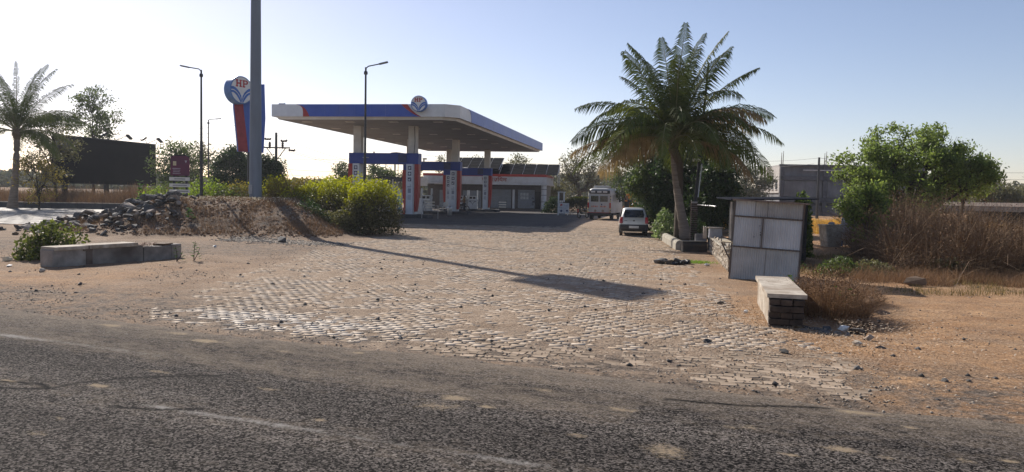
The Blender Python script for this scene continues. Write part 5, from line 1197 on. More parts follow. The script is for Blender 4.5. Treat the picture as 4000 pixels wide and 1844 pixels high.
b = MB(); b.rings([(.385, 0, l_, .03, .33, .04), (.415, 0, l_, .03, .33, .04)], 2); o = b.build('kerb_end_cap', kst, kerb); o.location = e0 - Vector(kerb.location); o.rotation_euler = (0, 0, math.atan2((e1 - e0).y, (e1 - e0).x))
# brick gate pillar + low blocks
q = G(2702, 958, .1); t = thing('brick_pillar', 'old dark brick pillar with creeper, between the palm and the stone wall', 'pillar', (q.x, 31.2, .1), R(-5)); hp = P(2702, 787, 31.2).z - .1
b = MB(); b.box((.0, 0, hp / 2), (.22, .3, hp)); b.build('core', conc, t); k = 0; z_ = .1
while z_ < hp - .05: b = MB(); b.box((random.uniform(-.004, .004), -.005, z_), (.25, .325, .075)); b.build('brick', brk, t); z_ += .088
leaves('creeper', np.stack([rng.normal(size=160) * .09, -.2 + rng.normal(size=160) * .04, rng.uniform(.2, 1.4, 160)], 1), .07, mat('creeper_leaf', (.05, .075, .02), .6, trans=.3), t, 33)
t = thing('low_block', 'low dark rendered block at the foot of the brick pillar', 'masonry block', (q.x + .05, 30.3, .0), R(-5)); b = MB(); b.rings([(0, -.18, .24, -.2, .2, .02), (.62, -.18, .24, -.2, .2, .02)], 2); b.build('block', conc, t)
t = thing('stone_stub', 'low mossy stone stub between the dark block and the stone wall', 'masonry block', (q.x + .5, 30.2, .0), R(-5)); b = MB(); b.box((.04, 0, .3), (.34, .36, .6)); b.build('core', conc, t)
for k in range(9): o = bpy.data.objects.new('stone', rs[k % 8]); link(o, t); o.location = (-.08 + .12 * (k % 3), -.18, .1 + .19 * (k // 3)); o.scale = (.075, .05, .10)

# tin kiosk
K0 = G(2847, 1088); K1 = G(3090, 1090); kw = (K1 - K0).length; ka = R(-17)
kio = thing('tin_kiosk', 'closed grey corrugated tin kiosk leaning slightly right, beside the stone wall', 'kiosk', (K0.x, K0.y, -.02), rot=(0, R(2.6), ka))
tin = mat('grey_corrugated_tin', (.46, .49, .53), .5, (.56, .59, .62), scale=1.6, metal=.25, dirt=(.17, .15, .135), dirt_amt=.55, stretch=(1, 1, .35)); tin2 = mat('dusty_corrugated_tin', (.38, .39, .39), .6, (.50, .51, .51), scale=1.2, metal=.15, dirt=(.15, .12, .10), dirt_amt=.7)
def corr(par, x0, x1, z0, z1, y_, m, name='tin_sheet', pitch=.055, amp=.009, horiz=False):
    n = int((x1 - x0) / pitch * 4); V = []; F = []
    for i in range(n + 1):
        x_ = x0 + (x1 - x0) * i / n; yy = y_ + amp * math.sin(2 * math.pi * x_ / pitch)
        V += [(x_, yy, z0), (x_, yy, z1), (x_, yy + .004, z0), (x_, yy + .004, z1)]
    for i in range(n): k = 4 * i; F += [(k, k + 4, k + 5, k + 1), (k + 2, k + 3, k + 7, k + 6)]
    b = MB(); b.add(V, F); return b.build(name, m, par, smooth=True)
kh = 1.99
corr(kio, .02, .50 * kw, 0, .83, -.012, tin2); corr(kio, .51 * kw, kw - .02, 0, .83, -.008, tin2)
corr(kio, .02, .43 * kw, .86, 1.58, -.010, tin); corr(kio, .44 * kw, kw - .02, .86, 1.58, -.014, tin)
corr(kio, .02, .30 * kw, 1.62, kh, -.008, tin); corr(kio, .31 * kw, .48 * kw, 1.62, kh, -.012, tin2); corr(kio, .49 * kw, kw - .02, 1.62, kh, -.008, tin2)
rail = mat('rusty_dark_rail', (.085, .075, .07), .7, dirt=(.12, .06, .035))
for z_ in (.845, 1.60): b = MB(); b.box((kw / 2, -.035, z_), (kw, .03, .035)); b.build('rail', rail, kio)
for x_ in (0, kw): b = MB(); b.box((x_, -.01, kh / 2), (.035, .035, kh)); b.build('corner_angle', rail, kio)
b = MB(); b.box((.43 * kw, -.028, 1.22), (.035, .02, .72)); b.build('stile', rail, kio)
b = MB(); b.box((kw / 2, .72, kh / 2), (kw - .06, 1.4, kh - .04)); b.build('side_walls', tin2, kio)
b = MB(); b.add([(-.06, -.16, kh + .0), (kw + .10, -.16, kh - .0), (kw + .10, 1.55, kh - .02), (-.06, 1.55, kh - .02), (-.06, -.16, kh + .035), (kw + .10, -.16, kh + .035), (kw + .10, 1.55, kh + .015), (-.06, 1.55, kh + .015)], [(3, 2, 1, 0), (4, 5, 6, 7), (0, 1, 5, 4), (1, 2, 6, 5), (2, 3, 7, 6), (3, 0, 4, 7)])
b.build('roof_sheet', mat('dusty_roof', (.20, .16, .14), .8, dirt=(.12, .08, .06)), kio)
rng = np.random.default_rng(77); b = MB()
for k in range(10): x_, z_ = rng.uniform(.45, .72), rng.uniform(.98, 1.5); s = rng.uniform(.008, .03); b.box((x_, -.024, z_), (s * 1.4, .004, s))
b.build('paint_flakes', mat('paint_flake', (.42, .42, .42), .7), kio)['kind'] = 'stuff'; b = MB()
for k in range(5): b.box((rng.uniform(.5, .7), -.0245, rng.uniform(1.1, 1.4)), (.02, .004, .02))
b.build('dark_spots', black, kio)
b = MB(); b.box((-.12, .1, .93), (.28, .5, .03)); b.build('shelf', mat('tan_board', (.40, .33, .22), .8), kio); b = MB(); b.tube([(-.25, .0, .92), (-.02, .0, .5)], .018, 5); b.tube([(-.25, .0, .94), (-.27, .0, 1.05), (-.02, 0, 1.0)], .018, 5); b.build('bracket', rail, kio)
# dark shed behind the kiosk
s0 = P(2790, 900, 24.5); shd = thing('dark_shed', 'dark tin shed with flat roof behind the grey kiosk', 'shed', (s0.x + .62, 24.0, -.08), R(-6))
dk = mat('dark_shed_tin', (.018, .019, .021), .8, (.035, .035, .037), scale=2, spec=.08); dk2 = mat('dark_shed_slats', (.016, .018, .022), .8, spec=.05)
b = MB(); b.box((1.1, 1.2, 1.0), (2.0, 2.2, 2.0)); b.build('walls', dk, shd)
for k in range(14): b = MB(); b.box((.55, .085, .75 + k * .085), (.7, .02, .05)); b.build('slat', dk2, shd)
b = MB(); b.add([(-.3, -.3, 2.05), (2.3, -.3, 2.11), (2.3, 2.6, 2.17), (-.3, 2.6, 2.11), (-.3, -.3, 2.09), (2.3, -.3, 2.15), (2.3, 2.6, 2.21), (-.3, 2.6, 2.15)], [(3, 2, 1, 0), (4, 5, 6, 7), (0, 1, 5, 4), (1, 2, 6, 5), (2, 3, 7, 6), (3, 0, 4, 7)]); b.build('roof', mat('navy_roof', (.014, .016, .024), .9, spec=.03), shd)
for x_, z_ in ((-.22, 2.0),): b = MB(); b.tube([(x_, 0, 0), (x_, 0, z_)], .04, 6); b.build('post', conc, shd)
b = MB(); b.box((-.05, -.06, .95), (.07, .1, 1.3)); b.build('pale_post', conc, shd)
a = P(2725, 800, 29); c_ = P(2798, 806, 27.5); b = MB(); b.tube([a, c_], .02, 6); o = b.build('horizontal_pole', chrome, None); tag(o, 'thin pale horizontal pole between the brick pillar and the dark shed', 'pole')

# grey concrete building
BY = 100.0; c0 = P(3044, 810, BY); ty = P(3044, 641, BY).z; cb = thing('concrete_building', 'unfinished two-storey grey concrete building with rebars on its roof', 'building', (c0.x, BY, 0), R(-6))
cw = mat('cement_block_wall', (.13, .135, .15), .9, (.20, .205, .22), scale=1.2, bump=.01, dirt=(.07, .07, .08), dirt_amt=.5, stretch=(1, 1, .4)); cf = mat('dark_concrete_frame', (.085, .088, .10), .9); cside = mat('sunlit_side_tone', (.36, .34, .32), .9, dirt=(.25, .23, .21))
b = MB(); b.box((9, 6.1, ty / 2), (17.8, 11.8, ty - .06)); b.build('core', cw, cb)
b = MB(); b.box((-.04, 6.1, ty / 2 + 1.5), (.12, 11.9, ty - 3.2)); b.build('side_wall', cside, cb)  # sun-facing side: sunlight put into a paler wall colour
for x_ in (.2, 5.6, 11.0, 17.8): b = MB(); b.box((x_, .1, ty / 2), (.5, .5, ty)); b.build('column', cf, cb)
for z_ in (ty * .33, ty * .74): b = MB(); b.box((9, .08, z_), (18.0, .46, .55)); b.build('beam', cf, cb)
for x_ in (2.9, 8.3, 14.3): b = MB(); b.box((x_, .14, ty * .535), (4.7, .2, ty * .37 - .5)); b.build('infill_wall', cw, cb)
b = MB(); b.box((5.7, -.05, ty - .12), (11.8, .5, .20)); b.build('parapet', cf, cb); b = MB(); b.box((5.5, -.31, ty - .75), (5.5, .02, .14)); b.build('whitewash_band', mat('whitewash', (.42, .42, .42), .9), cb)
b = MB(); b.box((9, .2, ty * .25), (17, .1, ty * .05)); b.build('dark_opening', black, cb)
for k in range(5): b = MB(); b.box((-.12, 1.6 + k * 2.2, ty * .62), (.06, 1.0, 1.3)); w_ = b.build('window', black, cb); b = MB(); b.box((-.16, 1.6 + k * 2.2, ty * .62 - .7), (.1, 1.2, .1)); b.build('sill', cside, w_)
for x_ in (.2, 5.6, 11.0):
    b = MB()
    for j in range(4): b.tube([(x_ + (j % 2) * .2 - .1, .1 + (j // 2) * .2, ty), (x_ + (j % 2) * .22 - .1, .1, ty + 1.1 + .2 * j)], .03, 4)
    b.build('rebar', mat('rusty_rebar', (.16, .10, .07), .9), cb)

# long low shed, far right
q0 = P(3665, 788, 60); q1 = P(4300, 800, 52); d = q1 - q0; ls = thing('long_shed', 'long low open shed with pale sunlit roof edge beyond the brown scrub, far right', 'shed', (q0.x, q0.y, 0), math.atan2(d.y, d.x))
hz_ = q0.z; Ld = Vector((d.x, d.y)).length
b = MB(); nr = 14
for k in range(nr):
    x0, x1 = Ld * k / nr + .02, Ld * (k + 1) / nr; b = MB(); b.add([(x0, 0, hz_ - .28), (x1, 0, hz_ - .28), (x1, 6, hz_ - .12), (x0, 6, hz_ - .12), (x0, 0, hz_ - .24), (x1, 0, hz_ - .24), (x1, 6, hz_ - .08), (x0, 6, hz_ - .08)], [(3, 2, 1, 0), (4, 5, 6, 7), (0, 1, 5, 4), (1, 2, 6, 5), (2, 3, 7, 6), (3, 0, 4, 7)]); b.box(((x0 + x1) / 2, -.02, hz_ - .14), (x1 - x0, .04, .28)); b.build('roof_panel', mat('pale_roof_sheet', (.66, .62, .52), .5), ls)
b = MB(); b.box((Ld / 2, 5.9, hz_ / 2), (Ld, .2, hz_)); b.build('back_wall', dk, ls); b = MB(); b.box((Ld / 2, .05, hz_ - .48), (Ld, .1, .36)); b.build('eave_board', mat('grey_eave', (.2, .2, .19), .8), ls)
for k in range(8): b = MB(); b.box((Ld * k / 7, .1, hz_ / 2 - .2), (.15, .15, hz_ - .3)); b.build('post', cf, ls)

# arched shelter on thin posts + low sheds behind the station
q = P(1545, 640, 105); t = thing('arched_shelter', 'small arched-roof shelter on tall thin posts behind the first gate', 'shelter', (q.x, 105, 0), R(-20)); zt_ = P(1545, 617, 105).z
b = MB(); A = []; Bq = []
for k in range(9): w = math.pi * k / 8; A.append((-1.6 * math.cos(w), 0, zt_ + .75 * math.sin(w))); Bq.append((-1.6 * math.cos(w), 3.6, zt_ + .75 * math.sin(w)))
b.strip(A, Bq, .04); b.build('arched_roof', dark, t)
for x_ in (-1.5, 0, 1.5):
    for y_ in (0, 3.5): b = MB(); b.tube([(x_, y_, 0), (x_, y_, zt_ + .0)], .05, 5); b.build('post', grey, t)
b = MB(); b.tube([(-1.6, 0, zt_), (1.6, 0, zt_)], .05, 4); b.build('tie_beam', grey, t)
q = P(1535, 700, 88); t = thing('low_canopy_shed', 'low dark open shed behind the nearest gate', 'shed', (q.x, 88, .25), R(-9)); zt_ = P(1535, 700, 88).z - .25
b = MB(); b.box((0, 1.5, zt_), (4.2, 3, .5)); b.build('roof', dark, t)
for x_ in (-2, 0, 2): b = MB(); b.tube([(x_, 0, 0), (x_, 0, zt_)], .07, 5); b.build('post', plw, t)
for s in (-1, 1): b = MB(); b.tube([(s * .3, 0, zt_ - .2), (s * 1.3, 0, 1.2)], .05, 5); b.build('brace', chrome, t)
q = P(1445, 705, 84); t = thing('white_pipe_stand', 'white pipe stand behind the left front totem', 'stand', (q.x, 84, .25), R(-9)); zt_ = P(1445, 706, 84).z - .25
b = MB(); b.box((0, 0, zt_), (2.2, .3, .22)); b.box((-.9, 0, zt_ / 2), (.2, .2, zt_)); b.box((.9, 0, zt_ / 2), (.4, .2, zt_)); b.build('pipework', plw, t)

# kerb and verge wall, far left
vk = thing('verge_kerb', 'long dark kerb wall with pale top running below the black hoarding', 'kerb', (0, 0, 0))
x0 = -60.0; m_ = mat('dark_verge_face', (.05, .055, .065), .85, (.09, .095, .10), scale=1.5)
KA, KB = P(-420, 813, 62), P(600, 815, 64); KA.z = KB.z = 0; d = KB - KA; n = int(d.length / 1.9); an_ = math.atan2(d.y, d.x)
for k in range(n):
    c_ = KA + d * ((k + .5) / n); l_ = d.length / n - .05; b = MB(); b.box((0, 0, .2), (l_, .34, .52)); o = b.build('kerb_stone', m_, vk); o.location = (c_.x, c_.y, gz(c_.x, c_.y) + .0); o.rotation_euler = (0, 0, an_)
    b = MB(); b.box((0, 0, .485 + random.uniform(-.01, .012)), (l_, .38, .06)); o2 = b.build('coping', plast, vk); o2.location = o.location; o2.rotation_euler = o.rotation_euler

# ------------------------------------------------------------------ junk yard items right of the kiosk
jq = G(3190, 935); t = thing('tarpaulin_bin', 'dark square bin draped in sacking with blue sides, between the kiosk and the pale trough', 'bin', (jq.x, 30.5, 0), R(4)); zt_ = P(3190, 866, 30.5).z
b = MB(); b.rings([(0, -.28, .22, -.3, .3, .05), (.5 * zt_, -.34, .30, -.33, .33, .06), (zt_, -.32, .32, -.3, .3, .06)], 3); b.build('body', mat('dark_sacking', (.03, .026, .022), .95, bump=.02), t); b = MB(); b.box((-.36, .0, .5 * zt_), (.06, .5, .75 * zt_)); b.build('blue_sheet', mat('blue_tarp', (.03, .07, .24), .5), t)
b = MB(); b.box((.02, 0, zt_ + .03), (.66, .66, .05), rz=.1); b.build('lid', mat('sack_lid', (.30, .22, .15), .9), t); b = MB(); b.box((-.12, -.2, zt_ + .08), (.14, .12, .05)); b.build('blue_scrap', MATS['blue_tarp'], t)
t = thing('stone_trough', 'pale weathered stone water trough with a grey bundle on its rim', 'trough', (P(3243, 930, 30.2).x, 30.2, 0), R(3)); zt_ = P(3243, 882, 30.2).z
b = MB(); b.rings([(0, -.22, .30, -.3, .3, .06), (zt_, -.36, .36, -.34, .34, .05)], 3); b.build('basin', plast, t); b = MB(); b.rings([(zt_, -.38, .38, -.36, .36, .05), (zt_ + .05, -.38, .38, -.36, .36, .05)], 3); b.build('rim', kst, t)
t = tag(bpy.data.objects.new('bundle', stone_mesh(400, mat('grey_cloth', (.20, .24, .28), .9), .6)), 'small grey-blue cloth bundle lying on the pale trough', 'bundle'); link(t); t.location = (P(3245, 876, 30.2).x, 30.1, zt_ + .1); t.scale = (.15, .15, .12)
t = thing('cloth_heap', 'stone heap with pale blue and white cloth over it, left of leafy shrub', 'heap', (P(3305, 900, 31).x, 31, 0)); zt_ = P(3300, 850, 31).z
for k in range(14): o = bpy.data.objects.new('stone', sms[k % 10]); link(o, t); s = random.uniform(.16, .3); o.location = (random.gauss(.05, .16), random.gauss(0, .15), random.uniform(.1, zt_ - .1)); o.scale = (s, s, s)
b = MB()
for k in range(5): b.plate([(-.35 + .03 * k, -.34 - .02 * k, .35 - .03 * k), (-.12 + .1 * k, -.38, .45), (-.02 + .08 * k, -.22, zt_ - .05), (-.28 + .06 * k, -.18, zt_ + .02 * k)], .02)
b.build('cloth', mat('pale_cloth', (.36, .40, .44), .9, (.60, .62, .64), scale=6), t); b = MB(); b.plate([(-.42, -.36, .05), (-.28, -.40, .05), (-.26, -.36, .42), (-.36, -.34, .45)], .03); b.build('blue_rag', mat('bright_blue_rag', (.03, .14, .42), .7), t)
q = G(3193, 948); t = thing('orange_tray', 'small orange plastic tray lying on the ground before the dark bin', 'tray', (q.x, q.y, .12), R(6)); b = MB(); b.rings([(0, -.17, .17, -.1, .1, .03), (.05, -.2, .2, -.12, .12, .03)], 3); b.build('tray', mat('orange_plastic', (.55, .19, .02), .5), t)

# ------------------------------------------------------------------ ground litter that can be told apart
bagm = mat('white_plastic_bag', (.62, .62, .60), .5, var=.15)
def bag(px, py, s, label, m=bagm, name='plastic_bag', cat='litter', z=0.02):
    q = G(px, py); o = bpy.data.objects.new(name, stone_mesh(int(px), m, .7)); link(o); o.location = (q.x, q.y, gz(q.x, q.y) + s * .3 + z - .02); o.scale = (s, s * .7, s * .7); o.rotation_euler = (0, 0, px); tag(o, label, cat)
bag(28, 1020, .17, 'crumpled pale yellow sheet on the left shoulder near the picture edge', mat('cream_sheet', (.6, .5, .34), .8), 'crumpled_sheet'); bag(36, 1042, .09, 'small white scrap just below the crumpled yellow sheet')
bag(165, 1063, .13, 'thin grey stone slab on the left shoulder below the planter wall', plast, 'slab', 'stone'); bag(313, 1111, .09, 'small black stone on the gravel below the planter wall', basalt, 'black_stone', 'stone', 0)
bag(840, 965, .09, 'small white plastic scrap on the gravel below the mound, left'); bag(1105, 948, .36, 'dark broken slab lying in the gravel ridge at the foot of the mound', basalt, 'broken_slab', 'stone', 0)
bag(2762, 1039, .11, 'white plastic bag on the paving left of the stone wall'); bag(3190, 1050, .09, 'white plastic bag on the orange soil right of the kiosk'); bag(3293, 1290, .12, 'clear crumpled plastic bag in the dry bush')
bag(2913, 1222, .07, 'white scrap in the litter left of the broken wall'); bag(3390, 1325, .1, 'pale stone at the right end of the dry litter', tanstone, 'pale_stone', 'stone'); bag(3062, 1378, .10, 'black stone on the sand below the broken wall', basalt, 'black_stone', 'stone', 0)
bag(2818, 1186, .09, 'dark stone in the litter left of the broken wall', basalt, 'black_stone', 'stone', 0); bag(2762, 1335, .085, 'larger black stone on the paving edge left of the broken wall', basalt, 'black_stone', 'stone', 0); bag(3350, 1442, .09, 'black stone on the bare sand right of the litter', basalt, 'black_stone', 'stone', 0)
bag(1478, 1247, .08, 'small black stone on the white pavers', basalt, 'black_stone', 'stone', 0); bag(1563, 1321, .07, 'small black stone at the near edge of the pavers', basalt, 'black_stone', 'stone', 0); bag(3690, 1490, .08, 'black stone alone on the right sandy track', basalt, 'black_stone', 'stone', 0)
bag(3575, 1118, .30, 'flat tan boulder at the edge of the brown scrub', mat('brown_boulder', (.17, .115, .075), .95, bump=.02), 'boulder', 'stone', .05); bag(3385, 1205, .26, 'brown clod boulder right of the dry bush', mat('brown_clod', (.14, .085, .05), .95, bump=.02), 'boulder', 'stone', .05); bag(3985, 1080, .14, 'white scrap by the scrub at the right edge'); bag(3850, 1085, .12, 'pale flat stone at the foot of the scrub, far right', plast, 'pale_stone', 'stone')
bag(3345, 1348, .1, 'whitish stone between the dry bush and the sandy track', plast, 'pale_stone', 'stone'); bag(3440, 1360, .08, 'dark stone beside the track right of the litter', basalt, 'black_stone', 'stone', 0)
t = thing('rubber_heap', 'small heap of black rubber and burnt stones on the paving left of the kiosk', 'heap', G(2645, 1032).xyz)
for k in range(8): o = bpy.data.objects.new('piece', stone_mesh(500 + k, black if k % 2 else basalt, .5)); link(o, t); s = random.uniform(.13, .25); o.location = (-.5 + .12 * k, random.gauss(0, .12), s * .35); o.scale = (s, s * .8, s); o.rotation_euler = (0, 0, k)

# ================================================================== VEGETATION
bark = mat('grey_brown_bark', (.10, .075, .055), .9, bump=.015, scale=5, stretch=(1, 1, .3)); dbark = mat('dark_bark', (.045, .035, .028), .9, bump=.015, scale=5)
pbark = mat('palm_bark', (.15, .125, .10), .9, (.24, .20, .165), scale=3, bump=.02, stretch=(.6, .6, 5))
L_neem = mat('neem_leaf', (.065, .10, .028), .55, tint=(.22, .27, .07), trans=.58); L_dark = mat('dark_leaf', (.022, .042, .014), .5, tint=(.050, .080, .022), trans=.28)
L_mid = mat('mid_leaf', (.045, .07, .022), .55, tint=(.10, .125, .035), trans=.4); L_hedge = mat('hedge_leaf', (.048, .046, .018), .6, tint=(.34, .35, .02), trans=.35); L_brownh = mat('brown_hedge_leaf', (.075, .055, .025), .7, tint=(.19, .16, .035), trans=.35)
L_dry = mat('dry_leaf', (.13, .085, .045), .8, tint=(.28, .19, .09), trans=.3); L_olive = mat('olive_leaf', (.07, .075, .035), .6, tint=(.15, .14, .06), trans=.35); L_haz = mat('hazed_leaf', (.075, .085, .055), .8, tint=(.13, .13, .085), trans=.2)  # L_haz: haze of distance mixed into the leaf colour
frm = mat('palm_leaflet', (.022, .042, .020), .7, (.040, .068, .030), scale=2, tint=(.17, .19, .035), trans=.17, spec=.08); frd = mat('dry_palm_leaflet', (.16, .11, .05), .7, (.26, .19, .09), scale=2, trans=.3); rach = mat('palm_rachis', (.13, .13, .05), .6)

def frond_geo(az_, el_, L_, droop, seed, leafl=.95, n=56, dry=False):
    rng = np.random.default_rng(seed); K = 14; tw = rng.normal() * .45; pts = []; p = Vector((0, 0, 0)); e = el_; seg = L_ / K
    for i in range(K + 1):
        pts.append(p.copy()); e -= droop / K * (.5 + 1.3 * i / K); a2 = az_ + .10 * math.sin(seed) * i / K
        p = p + Vector((math.cos(a2) * math.cos(e), math.sin(a2) * math.cos(e), math.sin(e))) * seg
    b = MB(); b.tube(pts, [.045 * (1 - .85 * i / K) for i in range(K + 1)], 4, False)
    V = []; F = []; T = []
    for i in range(n):
        t = .13 + .87 * (i + .5) / n; f = t * K; k = min(int(f), K - 1); q = pts[k].lerp(pts[k + 1], f - k); d = (pts[k + 1] - pts[k]).normalized()
        side = d.cross(Vector((0, 0, 1))); side = side.normalized() if side.length > .05 else Vector((1, 0, 0)); up = side.cross(d); side, up = side * math.cos(tw) + up * math.sin(tw), up * math.cos(tw) - side * math.sin(tw)
        ll = leafl * (math.sin(math.pi * min(1, .12 + t * .83)) ** .6) * rng.uniform(.8, 1.1) * (1 - .35 * max(0, t - .8) / .2)
        for s in (-1, 1):
            if rng.uniform() < .10: continue
            o_ = side * s * .85 + d * (.40 + .45 * t) + up * rng.uniform(-.05, .16); o_.normalize(); w = .027 if not dry else .026
            g_ = .62 + .6 * t + (0.4 if dry else 0); m_ = q + o_ * ll * .5 - Vector((0, 0, .10 * ll * g_)); e_ = q + o_ * ll * .92 - Vector((0, 0, ll * g_ * .55)); wd = d * w
            j = len(V); V += [q - wd * .6, q + wd * .6, m_ - wd, m_ + wd, e_]; F += [(j, j + 1, j + 3, j + 2), (j + 2, j + 3, j + 4)]; T.append(t)
    return b, V, F
def palm(label, foot, top, fr, seed, r0=.24, fan=None, bulge=None):
    t = thing('coconut_palm', label, 'palm tree', foot); top = Vector(top) - Vector(foot); b = MB(); n = 22; pts = []; rr = []
    for i in range(n + 1):
        q = i / n; c_ = Vector((top.x * (1 - (1 - q) ** 1.7), top.y * q, top.z * q)); pts.append(c_); rr.append(r0 * (1 + .55 * (1 - q) ** 6) * (1 - .25 * q) * (1.05 if i % 2 else .96))
    pts.insert(0, Vector((0, 0, -.3))); rr.insert(0, r0 * 1.6); b.tube(pts, rr, 14); b.build('trunk', pbark, t, smooth=True)
    if r0 < .2:
        b = MB(); k0 = Vector((-.30, .25, 0)); b.tube([k0, k0 + Vector((0, 0, 1.6)), Vector((-.33, .2, top.z - .9)), Vector((top.x - .1, .1, top.z - .2))], [.2, .17, .16, .2], 12); b.build('fibrous_side_trunk', mat('dark_fibre', (.07, .055, .04), .95, bump=.03, scale=4, stretch=(2, 2, .4)), t, smooth=True)
    b = MB(); b.lathe([(r0 * .75, -.5), (r0 * 1.25, -.1), (r0 * 1.1, .3), (.06, .6)], 12, 'z', tuple(top)); b.build('crown_shaft', mat('palm_fibre', (.11, .085, .05), .95, bump=.03), t)
    for i, (a, e, L_, dr, dry) in enumerate(fr):
        b, V, F = frond_geo(R(a), R(e), L_, R(dr), seed + i, n=74, dry=dry > .5); k = len(b.v); mi = len(b.f)
        b.v += [tuple(v) for v in V]; b.f += [tuple(x_ + k for x_ in f) for f in F]; b.m = [0] * mi + [1] * len(F)
        o = b.build('frond', [rach, frd if dry > .5 else frm], t); o.location = top + Vector((0, 0, .12))
        at_ = o.data.attributes.new('tint', 'FLOAT', 'POINT'); at_.data.foreach_set('value', np.clip(np.full(len(o.data.vertices), dry) + np.random.uniform(0, .25, len(o.data.vertices)), 0, 1).astype(np.float32))
    return t
f0 = P(2680, 930, 33.2); c0 = P(2632, 560, 33.6)
FR = []
rg = random.Random(9)
for i in range(16): FR.append((i * 137.5, 86 - i * 2.0 + rg.uniform(-4, 4), 4.9 + rg.uniform(-.3, .3), 26 + rg.uniform(-8, 14), rg.uniform(0, .2)))
for i in range(16): FR.append((20 + i * 137.5, 60 - i * 1.4 + rg.uniform(-5, 5), 4.6 + rg.uniform(-.5, .2), 88 + rg.uniform(-12, 14), rg.uniform(0, .55)))
for i in range(12): FR.append((60 + i * 137.5, 38 - i * 1.2 + rg.uniform(-6, 6), 4.5 + rg.uniform(-.6, .2), 96 + rg.uniform(-12, 12), rg.uniform(0, .6) ** 1.0 * .8))
for i in range(5): FR.append((0 + i * 63 + 150, 10 + rg.uniform(-8, 8), 4.0, 62, .9 if i in (0, 1, 3) else .4))
FR += [(183, 12, 4.9, 62, .3), (178, 30, 4.8, 66, .1), (2, 30, 5.1, 62, .35), (-3, 12, 4.9, 66, .25), (8, 46, 5.0, 66, .1), (172, 48, 4.8, 62, .1), (186, 12, 4.7, 42, .9)]
palm('large coconut palm with arching fronds standing behind the kerb in the planter', (f0.x, f0.y, .3), c0, FR, 40, .19)
f1 = P(48, 800, 60); c1 = P(66, 520, 60); FL_ = []
for i in range(13): FL_.append((i * 137.5 + 30, 84 - 2.4 * i, 5.9, 28 + rg.uniform(-5, 15), .1))
for i in range(12): FL_.append((i * 137.5, 42 + rg.uniform(-6, 6), 5.6, 62, .2))
for i in range(6): FL_.append((i * 137.5 + 70, 12 + rg.uniform(-6, 6), 4.6, 70, .3))
FL_ += [(5, 22, 5.0, 30, .2), (0, 40, 5.2, 60, .1), (-20, 5, 4.5, 55, .3)]
palm('coconut palm at the left picture edge, taller than the black hoarding', (f1.x, 60, gz(f1.x, 60)), c1, FL_, 90, .27)

def tree_px(label, px, pbase, ptop, y, wpx, frac, n, npc, ls, lm, bm, seed, lean=0, **k):
    """tree whose crown spans ptop..(ptop + frac of the height) and wpx wide, centred on px"""
    c_ = P(px, ptop, y); z0 = gz(c_.x, y); s = y / 3000; H_ = c_.z - z0; rz = H_ * frac / 2; rxy = wpx * s / 2
    return tree(label, (c_.x + lean, y, z0), (c_.x + lean * .3, y, z0 + H_ * (1 - frac) + .15 * H_ * frac), (c_.x, y, z0 + H_ - rz), (rxy, rxy * .8, rz), n, npc, ls, lm, bm, seed=seed, **k)
# right: big neem
def height_tint(pts, rng):  # random leaf tint, slightly stronger towards the crown top
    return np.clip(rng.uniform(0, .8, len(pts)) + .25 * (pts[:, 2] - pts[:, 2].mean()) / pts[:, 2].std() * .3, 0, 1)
tree_px('large bright green neem tree above the brown scrub on the right', 3560, 900, 487, 37, 580, .92, 190, 190, .15, L_neem, dbark, 51, tr=.22, cr=.44, limbs=11, shell=.45, gapn=.25, tintfn=height_tint, low=-.97)
tree_px('spreading low right limbs of neem foliage, a smaller tree behind the scrub', 3770, 880, 590, 41, 260, .66, 50, 120, .15, L_neem, dbark, 52, tr=.12, cr=.4, limbs=6, gapn=.3, low=-.6)
tree_px('small leafy young tree with thin trunk beside the cloth-covered heap', 3392, 960, 700, 27, 170, .72, 44, 70, .15, L_neem, bark, 53, tr=.07, cr=.28, limbs=5, twig=.012)
tree_px('rounded distant tree beyond the long shed at the far right', 3905, 800, 716, 85, 190, .85, 60, 120, .3, L_olive, bark, 54, tr=.25, cr=.8)
tree_px('distant tree cut by the right picture edge', 4060, 800, 700, 95, 180, .8, 40, 90, .3, L_olive, bark, 55, tr=.25, cr=.9)
bush('bright green shrub just behind the right side of the tin kiosk', (P(3132, 870, 26).x, 26, .1), (.36, .4, P(3130, 778, 26).z), 2600, .14, L_neem, bark, 56, lump=.3)
# behind the palm
c_ = P(2668, 700, 44); tree('dense dark broad tree directly behind the large coconut palm', (c_.x, 44, .2), (c_.x, 44, 2.0), (c_.x + .1, 44, 3.1), (3.0, 2.8, 2.9), 190, 210, .2, L_dark, dbark, tr=.25, seed=57, cr=.62, shell=.55, low=-.98)
tree_px('leafy lower tree left of the palm hanging over the silver hatchback', 2525, 880, 640, 43, 150, .52, 40, 120, .15, L_mid, dbark, 58, tr=.1, cr=.42, low=-1)
tree_px('dark dense tree right of the palm above the dark shed', 2800, 880, 640, 40, 200, .95, 70, 150, .18, L_dark, dbark, 59, tr=.15, cr=.5, low=-1)
tree_px('small thin tree reaching left over the ambulance', 2425, 860, 655, 62, 120, .6, 26, 50, .2, L_mid, dbark, 60, tr=.07, cr=.45, lean=1.0, twig=.014)
bush('low shrub with pale broad leaves at the foot of the palm, by the kerb', (P(2618, 930, 36).x, 37.2, .1), (.6, .8, 1.35), 800, .18, mat('pale_shrub_leaf', (.07, .11, .03), .45, tint=(.22, .27, .12), trans=.4), bark, 61)
bush('low dark shrub right of the palm trunk inside the planter', (P(2665, 930, 35).x + .6, 35.6, .1), (.9, .9, 1.3), 1200, .15, L_dark, bark, 62)
bush('green climber shrub by the kerb behind the hatchback bonnet', (P(2590, 890, 40).x, 42.6, .2), (.8, 1.0, 1.6), 1600, .15, L_mid, bark, 63)
